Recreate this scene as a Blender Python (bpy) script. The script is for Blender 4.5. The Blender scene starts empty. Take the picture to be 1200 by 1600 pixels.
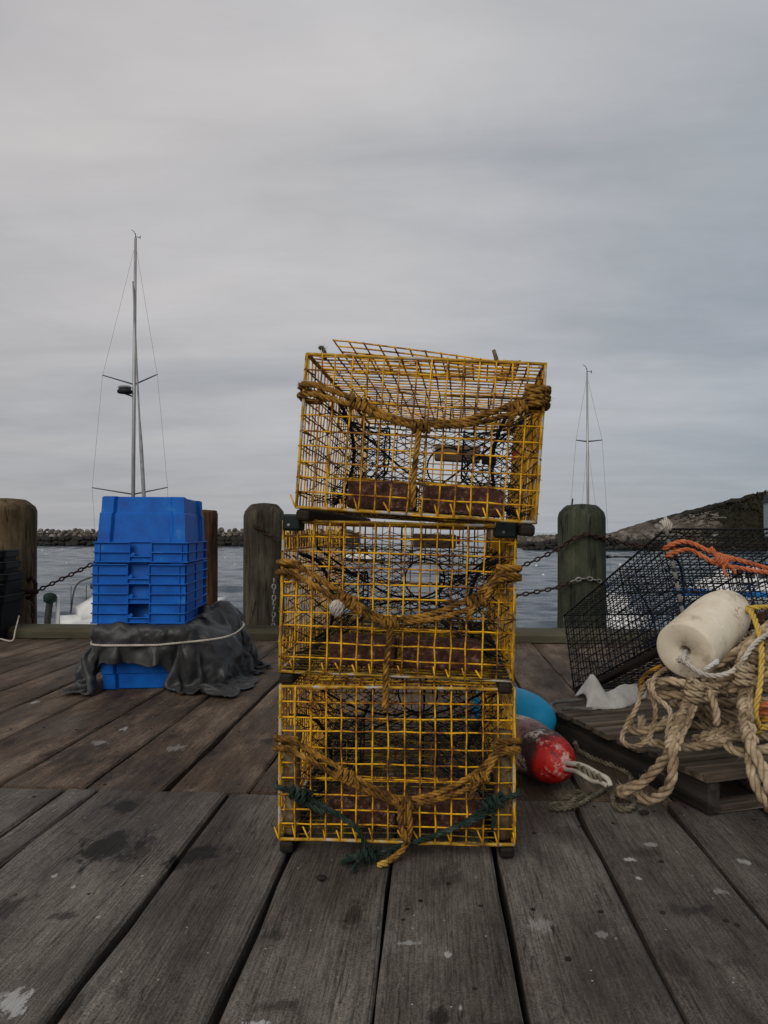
import bpy, math, random
import numpy as np
from mathutils import Vector, Matrix, Euler
R = math.radians
random.seed(7)
rng = np.random.default_rng(7)
scene = bpy.context.scene
COL = scene.collection

# ------------------------------------------------------------------ camera
F = 1164.0                       # focal length in photo pixels (1200 wide)
EYE = Vector((0, 0, 0.76))
YAW, PITCH = R(3.69), R(1.575)
cam_d = bpy.data.cameras.new('camera')
cam_d.sensor_fit = 'HORIZONTAL'; cam_d.sensor_width = 36.0
cam_d.lens = 36.0 * F / 1200.0
cam_d.clip_start = 0.05; cam_d.clip_end = 20000
cam = bpy.data.objects.new('camera', cam_d)
cam.location = EYE
cam.rotation_euler = (math.pi / 2 + PITCH, 0, YAW)
COL.objects.link(cam); scene.camera = cam
CROT = Euler((math.pi / 2 + PITCH, 0, YAW)).to_matrix()

def at(px, py, Y):
    d = CROT @ Vector(((px - 600) / F, (800 - py) / F, -1))
    return EYE + d * (Y / d.y)

def on(px, py, z):
    d = CROT @ Vector(((px - 600) / F, (800 - py) / F, -1))
    return EYE + d * ((z - EYE.z) / d.z)

# ------------------------------------------------------------------ world: overcast sky
SUN_EL, SUN_AZ = R(32), R(200)     # light comes from behind the camera, a little to its left
world = bpy.data.worlds.new('World'); scene.world = world
world.use_nodes = True
nt = world.node_tree; nt.nodes.clear()
def N(t, kind, **kw):
    n = t.nodes.new(kind)
    for k, v in kw.items():
        if k == 'ins':
            for i, val in v.items(): n.inputs[i].default_value = val
        else: setattr(n, k, v)
    return n
def L(t, a, b): t.links.new(a, b)
out = N(nt, 'ShaderNodeOutputWorld'); bg = N(nt, 'ShaderNodeBackground', ins={1: 0.1})
sky = N(nt, 'ShaderNodeTexSky', sky_type='NISHITA', sun_disc=False, sun_elevation=SUN_EL, sun_rotation=SUN_AZ)
tc = N(nt, 'ShaderNodeTexCoord')
sep = N(nt, 'ShaderNodeSeparateXYZ'); L(nt, tc.outputs['Generated'], sep.inputs[0])
zc = N(nt, 'ShaderNodeMath', operation='MAXIMUM', ins={1: 0.0}); L(nt, sep.outputs[2], zc.inputs[0])
za = N(nt, 'ShaderNodeMath', operation='ADD', ins={1: 0.13}); L(nt, zc.outputs[0], za.inputs[0])
dx = N(nt, 'ShaderNodeMath', operation='DIVIDE'); L(nt, sep.outputs[0], dx.inputs[0]); L(nt, za.outputs[0], dx.inputs[1])
dy = N(nt, 'ShaderNodeMath', operation='DIVIDE'); L(nt, sep.outputs[1], dy.inputs[0]); L(nt, za.outputs[0], dy.inputs[1])
cmb = N(nt, 'ShaderNodeCombineXYZ'); L(nt, dx.outputs[0], cmb.inputs[0]); L(nt, dy.outputs[0], cmb.inputs[1])
mp = N(nt, 'ShaderNodeMapping', ins={'Scale': (0.34, 0.75, 1), 'Rotation': (0, 0, R(-9)), 'Location': (3.1, 0.9, 0)}); L(nt, cmb.outputs[0], mp.inputs[0])
n1 = N(nt, 'ShaderNodeTexNoise', ins={'Scale': 1.5, 'Detail': 6, 'Roughness': 0.52, 'Distortion': 0.35}); L(nt, mp.outputs[0], n1.inputs['Vector'])
cr = N(nt, 'ShaderNodeValToRGB'); L(nt, n1.outputs[0], cr.inputs[0])
cr.color_ramp.elements[0].position = 0.28; cr.color_ramp.elements[0].color = (3.4, 3.6, 3.85, 1)
cr.color_ramp.elements[1].position = 0.66; cr.color_ramp.elements[1].color = (5.7, 5.6, 5.6, 1)
e = cr.color_ramp.elements.new(0.5); e.color = (4.9, 4.9, 5.0, 1)
# low band: cooler and a bit darker near the horizon
hz = N(nt, 'ShaderNodeMapRange', interpolation_type='SMOOTHSTEP', ins={1: 0.0, 2: 0.30, 3: 1.0, 4: 0.0}); L(nt, zc.outputs[0], hz.inputs[0])
hm = N(nt, 'ShaderNodeMath', operation='MULTIPLY', ins={1: 0.75}); L(nt, hz.outputs[0], hm.inputs[0])
mxh = N(nt, 'ShaderNodeMixRGB', ins={2: (3.45, 3.6, 3.9, 1)}); L(nt, hm.outputs[0], mxh.inputs[0]); L(nt, cr.outputs[0], mxh.inputs[1])
mx = N(nt, 'ShaderNodeMixRGB', ins={0: 0.94}); L(nt, sky.outputs[0], mx.inputs[1]); L(nt, mxh.outputs[0], mx.inputs[2])
# the cloud is warmer to the left and cooler to the right
tx = N(nt, 'ShaderNodeMapRange', ins={1: -.55, 2: .50}); L(nt, sep.outputs[0], tx.inputs[0])
tr = N(nt, 'ShaderNodeValToRGB'); L(nt, tx.outputs[0], tr.inputs[0])
tr.color_ramp.elements[0].color = (1.03, 1.0, .985, 1); tr.color_ramp.elements[1].color = (.83, .89, .945, 1)
q_ = tr.color_ramp.elements.new(.5); q_.color = (1.04, 1.03, 1.03, 1)
mp2 = N(nt, 'ShaderNodeMapping', ins={'Scale': (1.0, 1.5, 1), 'Rotation': (0, 0, R(14)), 'Location': (1.7, 5.2, 0)}); L(nt, cmb.outputs[0], mp2.inputs[0])
n2 = N(nt, 'ShaderNodeTexNoise', ins={'Scale': 2.1, 'Detail': 8, 'Roughness': .62, 'Distortion': .5}); L(nt, mp2.outputs[0], n2.inputs['Vector'])
mr2 = N(nt, 'ShaderNodeMapRange', ins={1: .3, 2: .7, 3: .95, 4: 1.045}); L(nt, n2.outputs[0], mr2.inputs[0])
mv = N(nt, 'ShaderNodeVectorMath', operation='SCALE'); L(nt, mx.outputs[0], mv.inputs[0]); L(nt, mr2.outputs[0], mv.inputs['Scale']); mx = mv
mt = N(nt, 'ShaderNodeMixRGB', blend_type='MULTIPLY', ins={0: 1}); L(nt, mx.outputs[0], mt.inputs[1]); L(nt, tr.outputs[0], mt.inputs[2])
L(nt, mt.outputs[0], bg.inputs[0]); L(nt, bg.outputs[0], out.inputs[0])

sun_d = bpy.data.lights.new('sun', 'SUN'); sun_d.energy = 1.5; sun_d.angle = R(38); sun_d.color = (1.0, 0.95, 0.88)
sun = bpy.data.objects.new('sun', sun_d); COL.objects.link(sun)
sdir = Vector((math.cos(SUN_EL) * math.sin(SUN_AZ), math.cos(SUN_EL) * math.cos(SUN_AZ), math.sin(SUN_EL)))
sun.rotation_euler = sdir.to_track_quat('Z', 'Y').to_euler()
sun.location = (0, -3, 8)

vs = scene.view_settings
vs.view_transform = 'Standard'; vs.look = 'None'; vs.exposure = 0.0; vs.gamma = 1.0; vs.use_curve_mapping = False
scene.render.resolution_x, scene.render.resolution_y = 768, 1024
scene.cycles.max_bounces = 8; scene.cycles.transparent_max_bounces = 16
scene.cycles.use_denoising = True

# ------------------------------------------------------------------ cloth drape (settled once, before the scene is built)
from mathutils import noise as mnoise
def drape_cloth():
    """lets a sheet fall over the tote and a soft bundle, returns its vertices and faces (local to the tote centre)"""
    tmp=[]
    def coll(name, V, Fs, thick=.004):
        me=bpy.data.meshes.new(name); me.from_pydata(V,[],Fs); me.update()
        o=bpy.data.objects.new(name,me); COL.objects.link(o); tmp.append(o)
        c=o.modifiers.new('c','COLLISION'); o.collision.thickness_outer=thick; o.collision.cloth_friction=18; return o
    a=R(7.5); ca,sa=math.cos(a),math.sin(a)
    V=[]
    for z,hx,hy in ((0,.20,.26),(.22,.215,.285),(.226,.228,.302),(.318,.228,.302),(.325,.222,.296)):
        for sx,sy in ((-1,-1),(1,-1),(1,1),(-1,1)):
            x,y=sx*hx,sy*hy; V.append((x*ca-y*sa,x*sa+y*ca,z))
    Fs=[(3,2,1,0),(16,17,18,19)]
    for i in range(4):
        for j in range(4):
            k=(j+1)%4; Fs.append((i*4+j,i*4+k,(i+1)*4+k,(i+1)*4+j))
    coll('t',V,Fs)
    def blob(c,r):
        V=[];Fs=[];n,m=20,10
        for i in range(m+1):
            th=math.pi*i/m
            for j in range(n):
                ph=2*math.pi*j/n; V.append((c[0]+r[0]*math.sin(th)*math.cos(ph),c[1]+r[1]*math.sin(th)*math.sin(ph),c[2]+r[2]*math.cos(th)))
        for i in range(m):
            for j in range(n):
                k=(j+1)%n; Fs.append((i*n+j,(i+1)*n+j,(i+1)*n+k,i*n+k))
        coll('b',V,Fs)
    # bunched roll of cloth round the top edge
    V=[];Fs=[];n,m=48,8
    for i in range(n):
        th=2*math.pi*i/n; c_,s_=math.cos(th),math.sin(th)
        rr=1/((abs(c_)/.226)**7+(abs(s_)/.300)**7)**(1/7)
        for j in range(m):
            ph=2*math.pi*j/m; w=.024+.010*math.sin(th*5+1)+.007*math.sin(th*11); r_=rr+w*math.cos(ph); x,y=r_*c_,r_*s_
            V.append((x*ca-y*sa,x*sa+y*ca,.300+.010*math.sin(th*7)+w*1.1*math.sin(ph)))
    for i in range(n):
        for j in range(m):
            k=(j+1)%m; i2=(i+1)%n; Fs.append((i*m+j,i2*m+j,i2*m+k,i*m+k))
    coll('r',V,Fs)
    blob((.30,-.02,.10),(.13,.20,.20)); blob((.27,.24,.20),(.10,.12,.21)); blob((-.28,-.10,.06),(.05,.1,.12))
    coll('g',[(-3,-3,0),(3,-3,0),(3,3,0),(-3,3,0)],[(0,1,2,3)])
    nx,ny=80,68; V=[];Fs=[]
    x0,x1,y1=-.60,.86,.66
    for j in range(ny+1):
        for i in range(nx+1):
            u,v=i/nx,j/ny
            x=x0+(x1-x0)*u; side=min(1,max(0,(abs(x-.02)-.17)/.16)); y0=-.575-.10*side*side*(3-2*side); y=y0+(y1-y0)*v
            # gathered a little, so that it falls in folds
            z=.50+.035*mnoise.noise(Vector((x*5,y*5,1)))+.025*math.sin(x*26+3*math.sin(y*4))+.02*math.sin(y*31+x*7)
            sx=.86+.05*mnoise.noise(Vector((x*3,y*3,5)))
            V.append((x*sx,y*sx,z))
    for j in range(ny):
        for i in range(nx):
            b=j*(nx+1)+i
            # ragged outline: leave out the front corners
            Fs.append((b,b+1,b+nx+2,b+nx+1))
    me=bpy.data.meshes.new('s'); me.from_pydata(V,[],Fs); me.update()
    o=bpy.data.objects.new('s',me); COL.objects.link(o); tmp.append(o)
    c=o.modifiers.new('cloth','CLOTH'); st=c.settings
    st.quality=5; st.mass=.25; st.tension_stiffness=18; st.compression_stiffness=10; st.shear_stiffness=6; st.bending_stiffness=.04; st.air_damping=2
    c.collision_settings.collision_quality=3; c.collision_settings.distance_min=.004; c.collision_settings.use_self_collision=True; c.collision_settings.self_distance_min=.005; c.collision_settings.self_friction=8
    scene.frame_start=1; scene.frame_end=60
    c.point_cache.frame_start=1; c.point_cache.frame_end=60
    for f in range(1,36): scene.frame_set(f)
    dg=bpy.context.evaluated_depsgraph_get(); ev=o.evaluated_get(dg); m2=ev.to_mesh()
    out=np.array([v.co[:] for v in m2.vertices]); ev.to_mesh_clear()
    for q in tmp: bpy.data.objects.remove(q)
    scene.frame_set(1)
    return out,Fs
TARP_V, TARP_F = drape_cloth()

# ------------------------------------------------------------------ materials
def ramp(t, src, stops):
    r = N(t, 'ShaderNodeValToRGB'); L(t, src, r.inputs[0])
    els = r.color_ramp.elements
    els[0].position, els[0].color = stops[0][0], (*stops[0][1], 1)
    els[1].position, els[1].color = stops[-1][0], (*stops[-1][1], 1)
    for p, c in stops[1:-1]:
        q = els.new(p); q.color = (*c, 1)
    return r
def newmat(name):
    m = bpy.data.materials.new(name); m.use_nodes = True
    t = m.node_tree; b = t.nodes['Principled BSDF']
    return m, t, b
def coords(t, stretch=(1, 1, 1), which='Object', rand=True):
    c = N(t, 'ShaderNodeTexCoord'); src = c.outputs[which]
    if rand:
        oi = N(t, 'ShaderNodeObjectInfo')
        ml = N(t, 'ShaderNodeMath', operation='MULTIPLY', ins={1: 37.0}); L(t, oi.outputs['Random'], ml.inputs[0])
        ad = N(t, 'ShaderNodeVectorMath', operation='ADD'); L(t, src, ad.inputs[0]); L(t, ml.outputs[0], ad.inputs[1]); src = ad.outputs[0]
    m = N(t, 'ShaderNodeMapping', ins={'Scale': stretch}); L(t, src, m.inputs[0])
    return m.outputs[0]
def pm(name, stops, scale=8, detail=6, rough=(0.6, 0.8), stretch=(1, 1, 1), bump=0.2, bscale=60, bdist=0.004, metallic=0.0, spec=0.22, noise_rough=0.6, rand=True):
    m, t, b = newmat(name)
    v = coords(t, stretch, rand=rand)
    n = N(t, 'ShaderNodeTexNoise', ins={'Scale': scale, 'Detail': detail, 'Roughness': noise_rough}); L(t, v, n.inputs['Vector'])
    r = ramp(t, n.outputs[0], stops); L(t, r.outputs[0], b.inputs['Base Color'])
    mr = N(t, 'ShaderNodeMapRange', ins={3: rough[0], 4: rough[1]}); L(t, n.outputs[0], mr.inputs[0]); L(t, mr.outputs[0], b.inputs['Roughness'])
    if bump:
        n2 = N(t, 'ShaderNodeTexNoise', ins={'Scale': bscale, 'Detail': 5, 'Roughness': 0.65}); L(t, v, n2.inputs['Vector'])
        bp = N(t, 'ShaderNodeBump', ins={'Strength': bump, 'Distance': bdist}); L(t, n2.outputs[0], bp.inputs['Height']); L(t, bp.outputs[0], b.inputs['Normal'])
    b.inputs['Metallic'].default_value = metallic
    b.inputs['Specular IOR Level'].default_value = spec
    return m

def wood_mat(name, lo, mid, hi, stain=(0.02, 0.016, 0.012), marks=(), splats=(), stain_amt=0.55):
    """weathered plank: grain along local Y, with stains and splashes that have their own shapes on the deck"""
    m, t, b = newmat(name)
    v = coords(t, (1, 1, 1))
    def ns(stretch, scale, detail, rgh=0.6, dist=0.0):
        mpp = N(t, 'ShaderNodeMapping', ins={'Scale': stretch}); L(t, v, mpp.inputs[0])
        n = N(t, 'ShaderNodeTexNoise', ins={'Scale': scale, 'Detail': detail, 'Roughness': rgh, 'Distortion': dist}); L(t, mpp.outputs[0], n.inputs['Vector'])
        return n.outputs[0]
    grain = ns((1, 0.05, 1), 130, 6, 0.68, 0.6)
    broad = ns((1, 0.25, 1), 7, 5, 0.62)
    blot = ns((1, 0.6, 1), 4.0, 7, 0.68, 0.6)
    fine = ns((1, 0.3, 1), 140, 4, 0.7)
    mpw = N(t, 'ShaderNodeMapping', ins={'Scale': (1, 0.05, 1)}); L(t, v, mpw.inputs[0])
    wv = N(t, 'ShaderNodeTexWave', wave_type='BANDS', bands_direction='X', ins={'Scale': 34, 'Distortion': 14, 'Detail': 3, 'Detail Scale': 0.9, 'Detail Roughness': 0.6}); L(t, mpw.outputs[0], wv.inputs['Vector'])
    base = ramp(t, broad, [(0.30, lo), (0.5, mid), (0.68, hi)])
    g1 = ramp(t, grain, [(0.31, (0.38, 0.37, 0.36)), (0.46, (1, 1, 1)), (0.72, (1.32, 1.30, 1.27))])
    g2 = ramp(t, wv.outputs[1], [(0.0, (0.80, 0.80, 0.80)), (0.25, (1, 1, 1)), (1.0, (1.04, 1.04, 1.04))])
    g3 = ramp(t, fine, [(0.30, (0.7, 0.7, 0.7)), (0.6, (1.08, 1.08, 1.08))])
    cur = base.outputs[0]
    for g in (g1, g2, g3):
        mm = N(t, 'ShaderNodeMixRGB', blend_type='MULTIPLY', ins={0: 1.0}); L(t, cur, mm.inputs[1]); L(t, g.outputs[0], mm.inputs[2]); cur = mm.outputs[0]
    sk = ns((1, .8, 1), 330, 3, .6)
    g4 = ramp(t, sk, [(0.34, (0.32, 0.30, 0.29)), (0.48, (1, 1, 1)), (0.68, (1.45, 1.42, 1.38))])
    mm = N(t, 'ShaderNodeMixRGB', blend_type='MULTIPLY', ins={0: .85}); L(t, cur, mm.inputs[1]); L(t, g4.outputs[0], mm.inputs[2]); cur = mm.outputs[0]
    dents = ns((1, .55, 1), 38, 5, .7, .8)
    g5 = ramp(t, dents, [(0.30, (0.38, 0.36, 0.35)), (0.40, (1, 1, 1)), (0.66, (1, 1, 1)), (0.74, (1.35, 1.32, 1.28))])
    mm = N(t, 'ShaderNodeMixRGB', blend_type='MULTIPLY', ins={0: .8}); L(t, cur, mm.inputs[1]); L(t, g5.outputs[0], mm.inputs[2]); cur = mm.outputs[0]
    kmap = N(t, 'ShaderNodeMapping', ins={'Scale': (3.4, 1.5, 1)}); L(t, v, kmap.inputs[0])
    kn = N(t, 'ShaderNodeTexNoise', ins={'Scale': 6, 'Detail': 3}); L(t, v, kn.inputs['Vector'])
    kmx = N(t, 'ShaderNodeMixRGB', ins={0: .06}); L(t, kmap.outputs[0], kmx.inputs[1]); L(t, kn.outputs[1], kmx.inputs[2])
    kv = N(t, 'ShaderNodeTexVoronoi', ins={'Scale': 1.0, 'Randomness': 1.0}); kv.voronoi_dimensions = '2D'; L(t, kmx.outputs[0], kv.inputs['Vector'])
    kr_ = ramp(t, kv.outputs['Distance'], [(.0, (.22, .19, .17)), (.05, (.40, .36, .33)), (.062, (.9, .9, .9)), (.075, (.62, .6, .58)), (.10, (1, 1, 1))])
    mm = N(t, 'ShaderNodeMixRGB', blend_type='MULTIPLY', ins={0: .8}); L(t, cur, mm.inputs[1]); L(t, kr_.outputs[0], mm.inputs[2]); cur = mm.outputs[0]
    sv = N(t, 'ShaderNodeTexVoronoi', ins={'Scale': 15.0, 'Randomness': 1.0}); sv.voronoi_dimensions = '2D'; L(t, v, sv.inputs['Vector'])
    sr = ramp(t, sv.outputs['Distance'], [(.022, (1, 1, 1)), (.032, (0, 0, 0))])
    sp2 = N(t, 'ShaderNodeSeparateXYZ'); L(t, sv.outputs['Color'], sp2.inputs[0])
    sg_ = N(t, 'ShaderNodeMath', operation='GREATER_THAN', ins={1: .82}); L(t, sp2.outputs[0], sg_.inputs[0])
    sff = N(t, 'ShaderNodeMath', operation='MULTIPLY'); L(t, sr.outputs[0], sff.inputs[0]); L(t, sg_.outputs[0], sff.inputs[1])
    mm = N(t, 'ShaderNodeMixRGB', ins={2: (.38, .37, .35, 1)}); L(t, sff.outputs[0], mm.inputs[0]); L(t, cur, mm.inputs[1]); cur = mm.outputs[0]
    sm = ramp(t, blot, [(0.52, (0, 0, 0)), (0.72, (1, 1, 1))])
    sf = N(t, 'ShaderNodeMath', operation='MULTIPLY', ins={1: stain_amt}); L(t, sm.outputs[0], sf.inputs[0])
    mm = N(t, 'ShaderNodeMixRGB', ins={2: (*stain, 1)}); L(t, sf.outputs[0], mm.inputs[0]); L(t, cur, mm.inputs[1]); cur = mm.outputs[0]
    ck = N(t, 'ShaderNodeMapping', ins={'Scale': (6.5, .32, 1)}); L(t, v, ck.inputs[0])
    wn = N(t, 'ShaderNodeTexNoise', ins={'Scale': 1.3, 'Detail': 4, 'Roughness': .6}); L(t, ck.outputs[0], wn.inputs['Vector'])
    cs = N(t, 'ShaderNodeMath', operation='SUBTRACT', ins={1: .5}); L(t, wn.outputs[0], cs.inputs[0])
    ca = N(t, 'ShaderNodeMath', operation='ABSOLUTE'); L(t, cs.outputs[0], ca.inputs[0])
    cl = ramp(t, ca.outputs[0], [(.0, (.85, .85, .85)), (.0045, (0, 0, 0))])
    gt = ramp(t, blot, [(.42, (1, 1, 1)), (.50, (0, 0, 0))])
    cf = N(t, 'ShaderNodeMath', operation='MULTIPLY'); L(t, cl.outputs[0], cf.inputs[0]); L(t, gt.outputs[0], cf.inputs[1])
    mm = N(t, 'ShaderNodeMixRGB', ins={2: (.008, .007, .006, 1)}); L(t, cf.outputs[0], mm.inputs[0]); L(t, cur, mm.inputs[1]); cur = mm.outputs[0]
    # lone stains and splashes at their places on the deck
    geo = N(t, 'ShaderNodeNewGeometry')
    def spot(x, y, rx, ry, rot, edge, nscale):
        mpp = N(t, 'ShaderNodeMapping', vector_type='TEXTURE', ins={'Location': (x, y, 0), 'Rotation': (0, 0, rot), 'Scale': (rx, ry, 1000)})
        L(t, geo.outputs['Position'], mpp.inputs[0])
        ln = N(t, 'ShaderNodeVectorMath', operation='LENGTH'); L(t, mpp.outputs[0], ln.inputs[0])
        st = N(t, 'ShaderNodeMapping', ins={'Scale': (1, .45, 1)}); L(t, geo.outputs['Position'], st.inputs[0])
        nn = N(t, 'ShaderNodeTexNoise', ins={'Scale': nscale, 'Detail': 8, 'Roughness': 0.72, 'Distortion': .5}); L(t, st.outputs[0], nn.inputs['Vector'])
        ma = N(t, 'ShaderNodeMath', operation='MULTIPLY_ADD', ins={1: 4.2, 2: -1.9}); L(t, nn.outputs[0], ma.inputs[0])
        ad = N(t, 'ShaderNodeMath', operation='ADD'); L(t, ln.outputs[1], ad.inputs[0]); L(t, ma.outputs[0], ad.inputs[1])
        mr = N(t, 'ShaderNodeMapRange', interpolation_type='SMOOTHSTEP', ins={1: 1.0 - edge, 2: 1.0 + edge * 0.3, 3: 1.0, 4: 0.0}); L(t, ad.outputs[0], mr.inputs[0])
        return mr.outputs[0]
    wet = None
    for (x, y, rx, ry, rot, amt) in marks:
        s = spot(x, y, rx, ry, rot, 0.5, 22)
        f = N(t, 'ShaderNodeMath', operation='MULTIPLY', ins={1: amt}); L(t, s, f.inputs[0])
        mm = N(t, 'ShaderNodeMixRGB', ins={2: (0.009, 0.007, 0.006, 1)}); L(t, f.outputs[0], mm.inputs[0]); L(t, cur, mm.inputs[1]); cur = mm.outputs[0]
    for (x, y, rx, ry, rot, amt) in splats:
        s = spot(x, y, rx, ry, rot, 0.35, 70)
        f = N(t, 'ShaderNodeMath', operation='MULTIPLY', ins={1: amt}); L(t, s, f.inputs[0])
        mm = N(t, 'ShaderNodeMixRGB', ins={2: (0.42, 0.41, 0.39, 1)}); L(t, f.outputs[0], mm.inputs[0]); L(t, cur, mm.inputs[1]); cur = mm.outputs[0]
    L(t, cur, b.inputs['Base Color'])
    rr = N(t, 'ShaderNodeMapRange', ins={1: 0.45, 2: 0.72, 3: 0.78, 4: 0.5}); L(t, blot, rr.inputs[0]); L(t, rr.outputs[0], b.inputs['Roughness'])
    b.inputs['Specular IOR Level'].default_value = 0.22
    ad = N(t, 'ShaderNodeMath', operation='ADD'); L(t, grain, ad.inputs[0]); L(t, wv.outputs[1], ad.inputs[1])
    ad2 = N(t, 'ShaderNodeMath', operation='ADD'); L(t, ad.outputs[0], ad2.inputs[0]); L(t, fine, ad2.inputs[1])
    bp = N(t, 'ShaderNodeBump', ins={'Strength': 0.4, 'Distance': 0.0025}); L(t, ad2.outputs[0], bp.inputs['Height']); L(t, bp.outputs[0], b.inputs['Normal'])
    return m

def gspot(px, py, wpx, hpx, rot=0.0, amt=0.8):
    """a mark on the deck given where it lies (converted to metres)"""
    c = on(px, py, 0); a = on(px + wpx / 2, py, 0); d = on(px, py - hpx / 2, 0)
    return (c.x, c.y, max((a - c).length, .004), max((d - c).length, .004), rot, amt)
MARKS = [gspot(175, 1322, 150, 64, 0.3, .95), gspot(298, 1340, 70, 66, -.5, .97), gspot(190, 1258, 80, 28, 0, .85), gspot(430, 1570, 90, 22, .2, .6),
         gspot(430, 1458, 60, 22, 0, .5), gspot(700, 1370, 60, 60, 0, .45), gspot(690, 1590, 70, 40, 0, .8), gspot(1080, 1420, 90, 24, 0, .6), gspot(100, 1430, 60, 20, 0, .7),
         gspot(190, 1545, 30, 60, 0, .5), gspot(1140, 1500, 70, 22, .2, .5), gspot(20, 1415, 60, 40, 0, .7), gspot(890, 1300, 60, 30, 0, .45), gspot(830, 1610, 110, 40, 0, .5), gspot(1010, 1330, 60, 14, 0, .5)]
SPLATS = [gspot(22, 1565, 58, 46, .3, .8), gspot(410, 1598, 52, 16, .1, .9), gspot(982, 1341, 24, 8, 0, .9), gspot(998, 1370, 12, 7, 0, .9), gspot(1163, 1346, 22, 10, 0, .6),
          gspot(85, 1368, 16, 7, 0, .75), gspot(702, 1492, 14, 10, 0, .85), gspot(638, 1475, 44, 8, .1, .55), gspot(152, 1433, 12, 8, 0, .8), gspot(1013, 1317, 30, 8, 0, .5),
          gspot(940, 1456, 40, 12, 0, .35), gspot(115, 1385, 8, 6, 0, .8), gspot(222, 1369, 6, 4, 0, .8), gspot(1125, 1390, 30, 10, 0, .35), gspot(720, 1575, 8, 12, 0, .7), gspot(846, 1442, 50, 20, 0, .3)]
M = {}
M['deck_near'] = wood_mat('weathered grey deck', (0.046, 0.037, 0.029), (0.098, 0.085, 0.071), (0.172, 0.152, 0.130), marks=MARKS, splats=SPLATS)
FARMARK = [gspot(200, 1195, 150, 50, .2, .5), gspot(120, 1180, 130, 50, 0, .55), gspot(420, 1155, 40, 12, 0, .7), gspot(330, 1175, 40, 10, 0, .7), gspot(300, 1225, 40, 10, 0, .4), gspot(240, 1100, 200, 30, 0, .4), gspot(190, 1245, 90, 26, 0, .85)]
FARSPL = [gspot(195, 1138, 16, 7, 0, .6), gspot(55, 1096, 14, 5, 0, .6), gspot(155, 1160, 30, 9, 0, .3), gspot(275, 1166, 40, 12, 0, .3)]
M['deck_far'] = wood_mat('brown damp deck', (0.030, 0.018, 0.010), (0.086, 0.058, 0.039), (0.195, 0.143, 0.102), marks=FARMARK, splats=FARSPL, stain_amt=0.7)
M['beam'] = pm('dark beam wood', [(0.3, (0.006, 0.005, 0.004)), (0.7, (0.014, 0.012, 0.010))], 6, stretch=(1, 1, 1))  # joist colour taken near black to paint in the shade of the plank gaps
M['kerb'] = pm('mossy kerb timber', [(0.3, (0.026, 0.023, 0.013)), (0.5, (0.055, 0.048, 0.028)), (0.72, (0.092, 0.082, 0.052))], 5, stretch=(0.3, 1, 1), bump=.5, bscale=40, bdist=.008)
def piling_mat(name, cols):
    m, t, b = newmat(name)
    v = coords(t, (1, 1, 0.12))
    n = N(t, 'ShaderNodeTexNoise', ins={'Scale': 14, 'Detail': 7, 'Roughness': 0.65, 'Distortion': .4}); L(t, v, n.inputs['Vector'])
    v2 = coords(t, (1, 1, 0.6))
    nb = N(t, 'ShaderNodeTexNoise', ins={'Scale': 5, 'Detail': 6, 'Roughness': 0.7}); L(t, v2, nb.inputs['Vector'])
    r1 = ramp(t, nb.outputs[0], [(0.3, cols[0]), (0.5, cols[1]), (0.7, cols[2])])
    r2 = ramp(t, n.outputs[0], [(0.3, (.35, .35, .35)), (.55, (1, 1, 1)), (.75, (1.35, 1.3, 1.2))])
    mm = N(t, 'ShaderNodeMixRGB', blend_type='MULTIPLY', ins={0: 1}); L(t, r1.outputs[0], mm.inputs[1]); L(t, r2.outputs[0], mm.inputs[2])
    v3 = coords(t, (1, 1, .05))
    nk = N(t, 'ShaderNodeTexNoise', ins={'Scale': 9, 'Detail': 4, 'Roughness': .6}); L(t, v3, nk.inputs['Vector'])
    k1 = N(t, 'ShaderNodeMath', operation='SUBTRACT', ins={1: .5}); L(t, nk.outputs[0], k1.inputs[0])
    k2 = N(t, 'ShaderNodeMath', operation='ABSOLUTE'); L(t, k1.outputs[0], k2.inputs[0])
    kl = ramp(t, k2.outputs[0], [(.0, (.16, .16, .16)), (.016, (1, 1, 1))])
    mk = N(t, 'ShaderNodeMixRGB', blend_type='MULTIPLY', ins={0: 1}); L(t, mm.outputs[0], mk.inputs[1]); L(t, kl.outputs[0], mk.inputs[2]); mm = mk
    L(t, mm.outputs[0], b.inputs['Base Color']); b.inputs['Roughness'].default_value = .85; b.inputs['Specular IOR Level'].default_value = .2
    bp = N(t, 'ShaderNodeBump', ins={'Strength': .8, 'Distance': .012}); L(t, n.outputs[0], bp.inputs['Height']); L(t, bp.outputs[0], b.inputs['Normal'])
    return m
M['pile_green'] = piling_mat('greenish piling wood', [(.020, .026, .015), (.045, .051, .032), (.078, .080, .054)])
M['pile_brown'] = piling_mat('brown piling wood', [(.040, .025, .011), (.100, .070, .036), (.18, .128, .070)])
M['pile_grey'] = piling_mat('grey piling wood', [(.030, .025, .016), (.064, .055, .037), (.105, .092, .066)])
M['post_red'] = piling_mat('reddish post wood', [(.045, .021, .008), (.09, .044, .018), (.13, .07, .034)])
M['yellow_wire'] = pm('yellow coated wire with grime', [(0.36, (0.050, 0.020, 0.007)), (0.44, (0.22, 0.080, 0.006)), (0.52, (0.60, 0.30, 0.005)), (0.64, (0.88, 0.49, 0.010)), (0.80, (0.92, 0.62, 0.06))], 17, 9, rough=(.5, .7), spec=.3, bump=.15, bscale=90, bdist=.001, noise_rough=.7)
M['worn_wire'] = pm('worn edge wire', [(0.30, (0.10, 0.06, 0.02)), (0.42, (0.26, 0.14, 0.02)), (0.54, (0.48, 0.28, 0.02)), (0.59, (0.42, 0.40, 0.36)), (0.8, (0.14, 0.13, 0.12))], 14, 4, rough=(.5, .7), bump=.3, bscale=100, bdist=.001)
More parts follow.
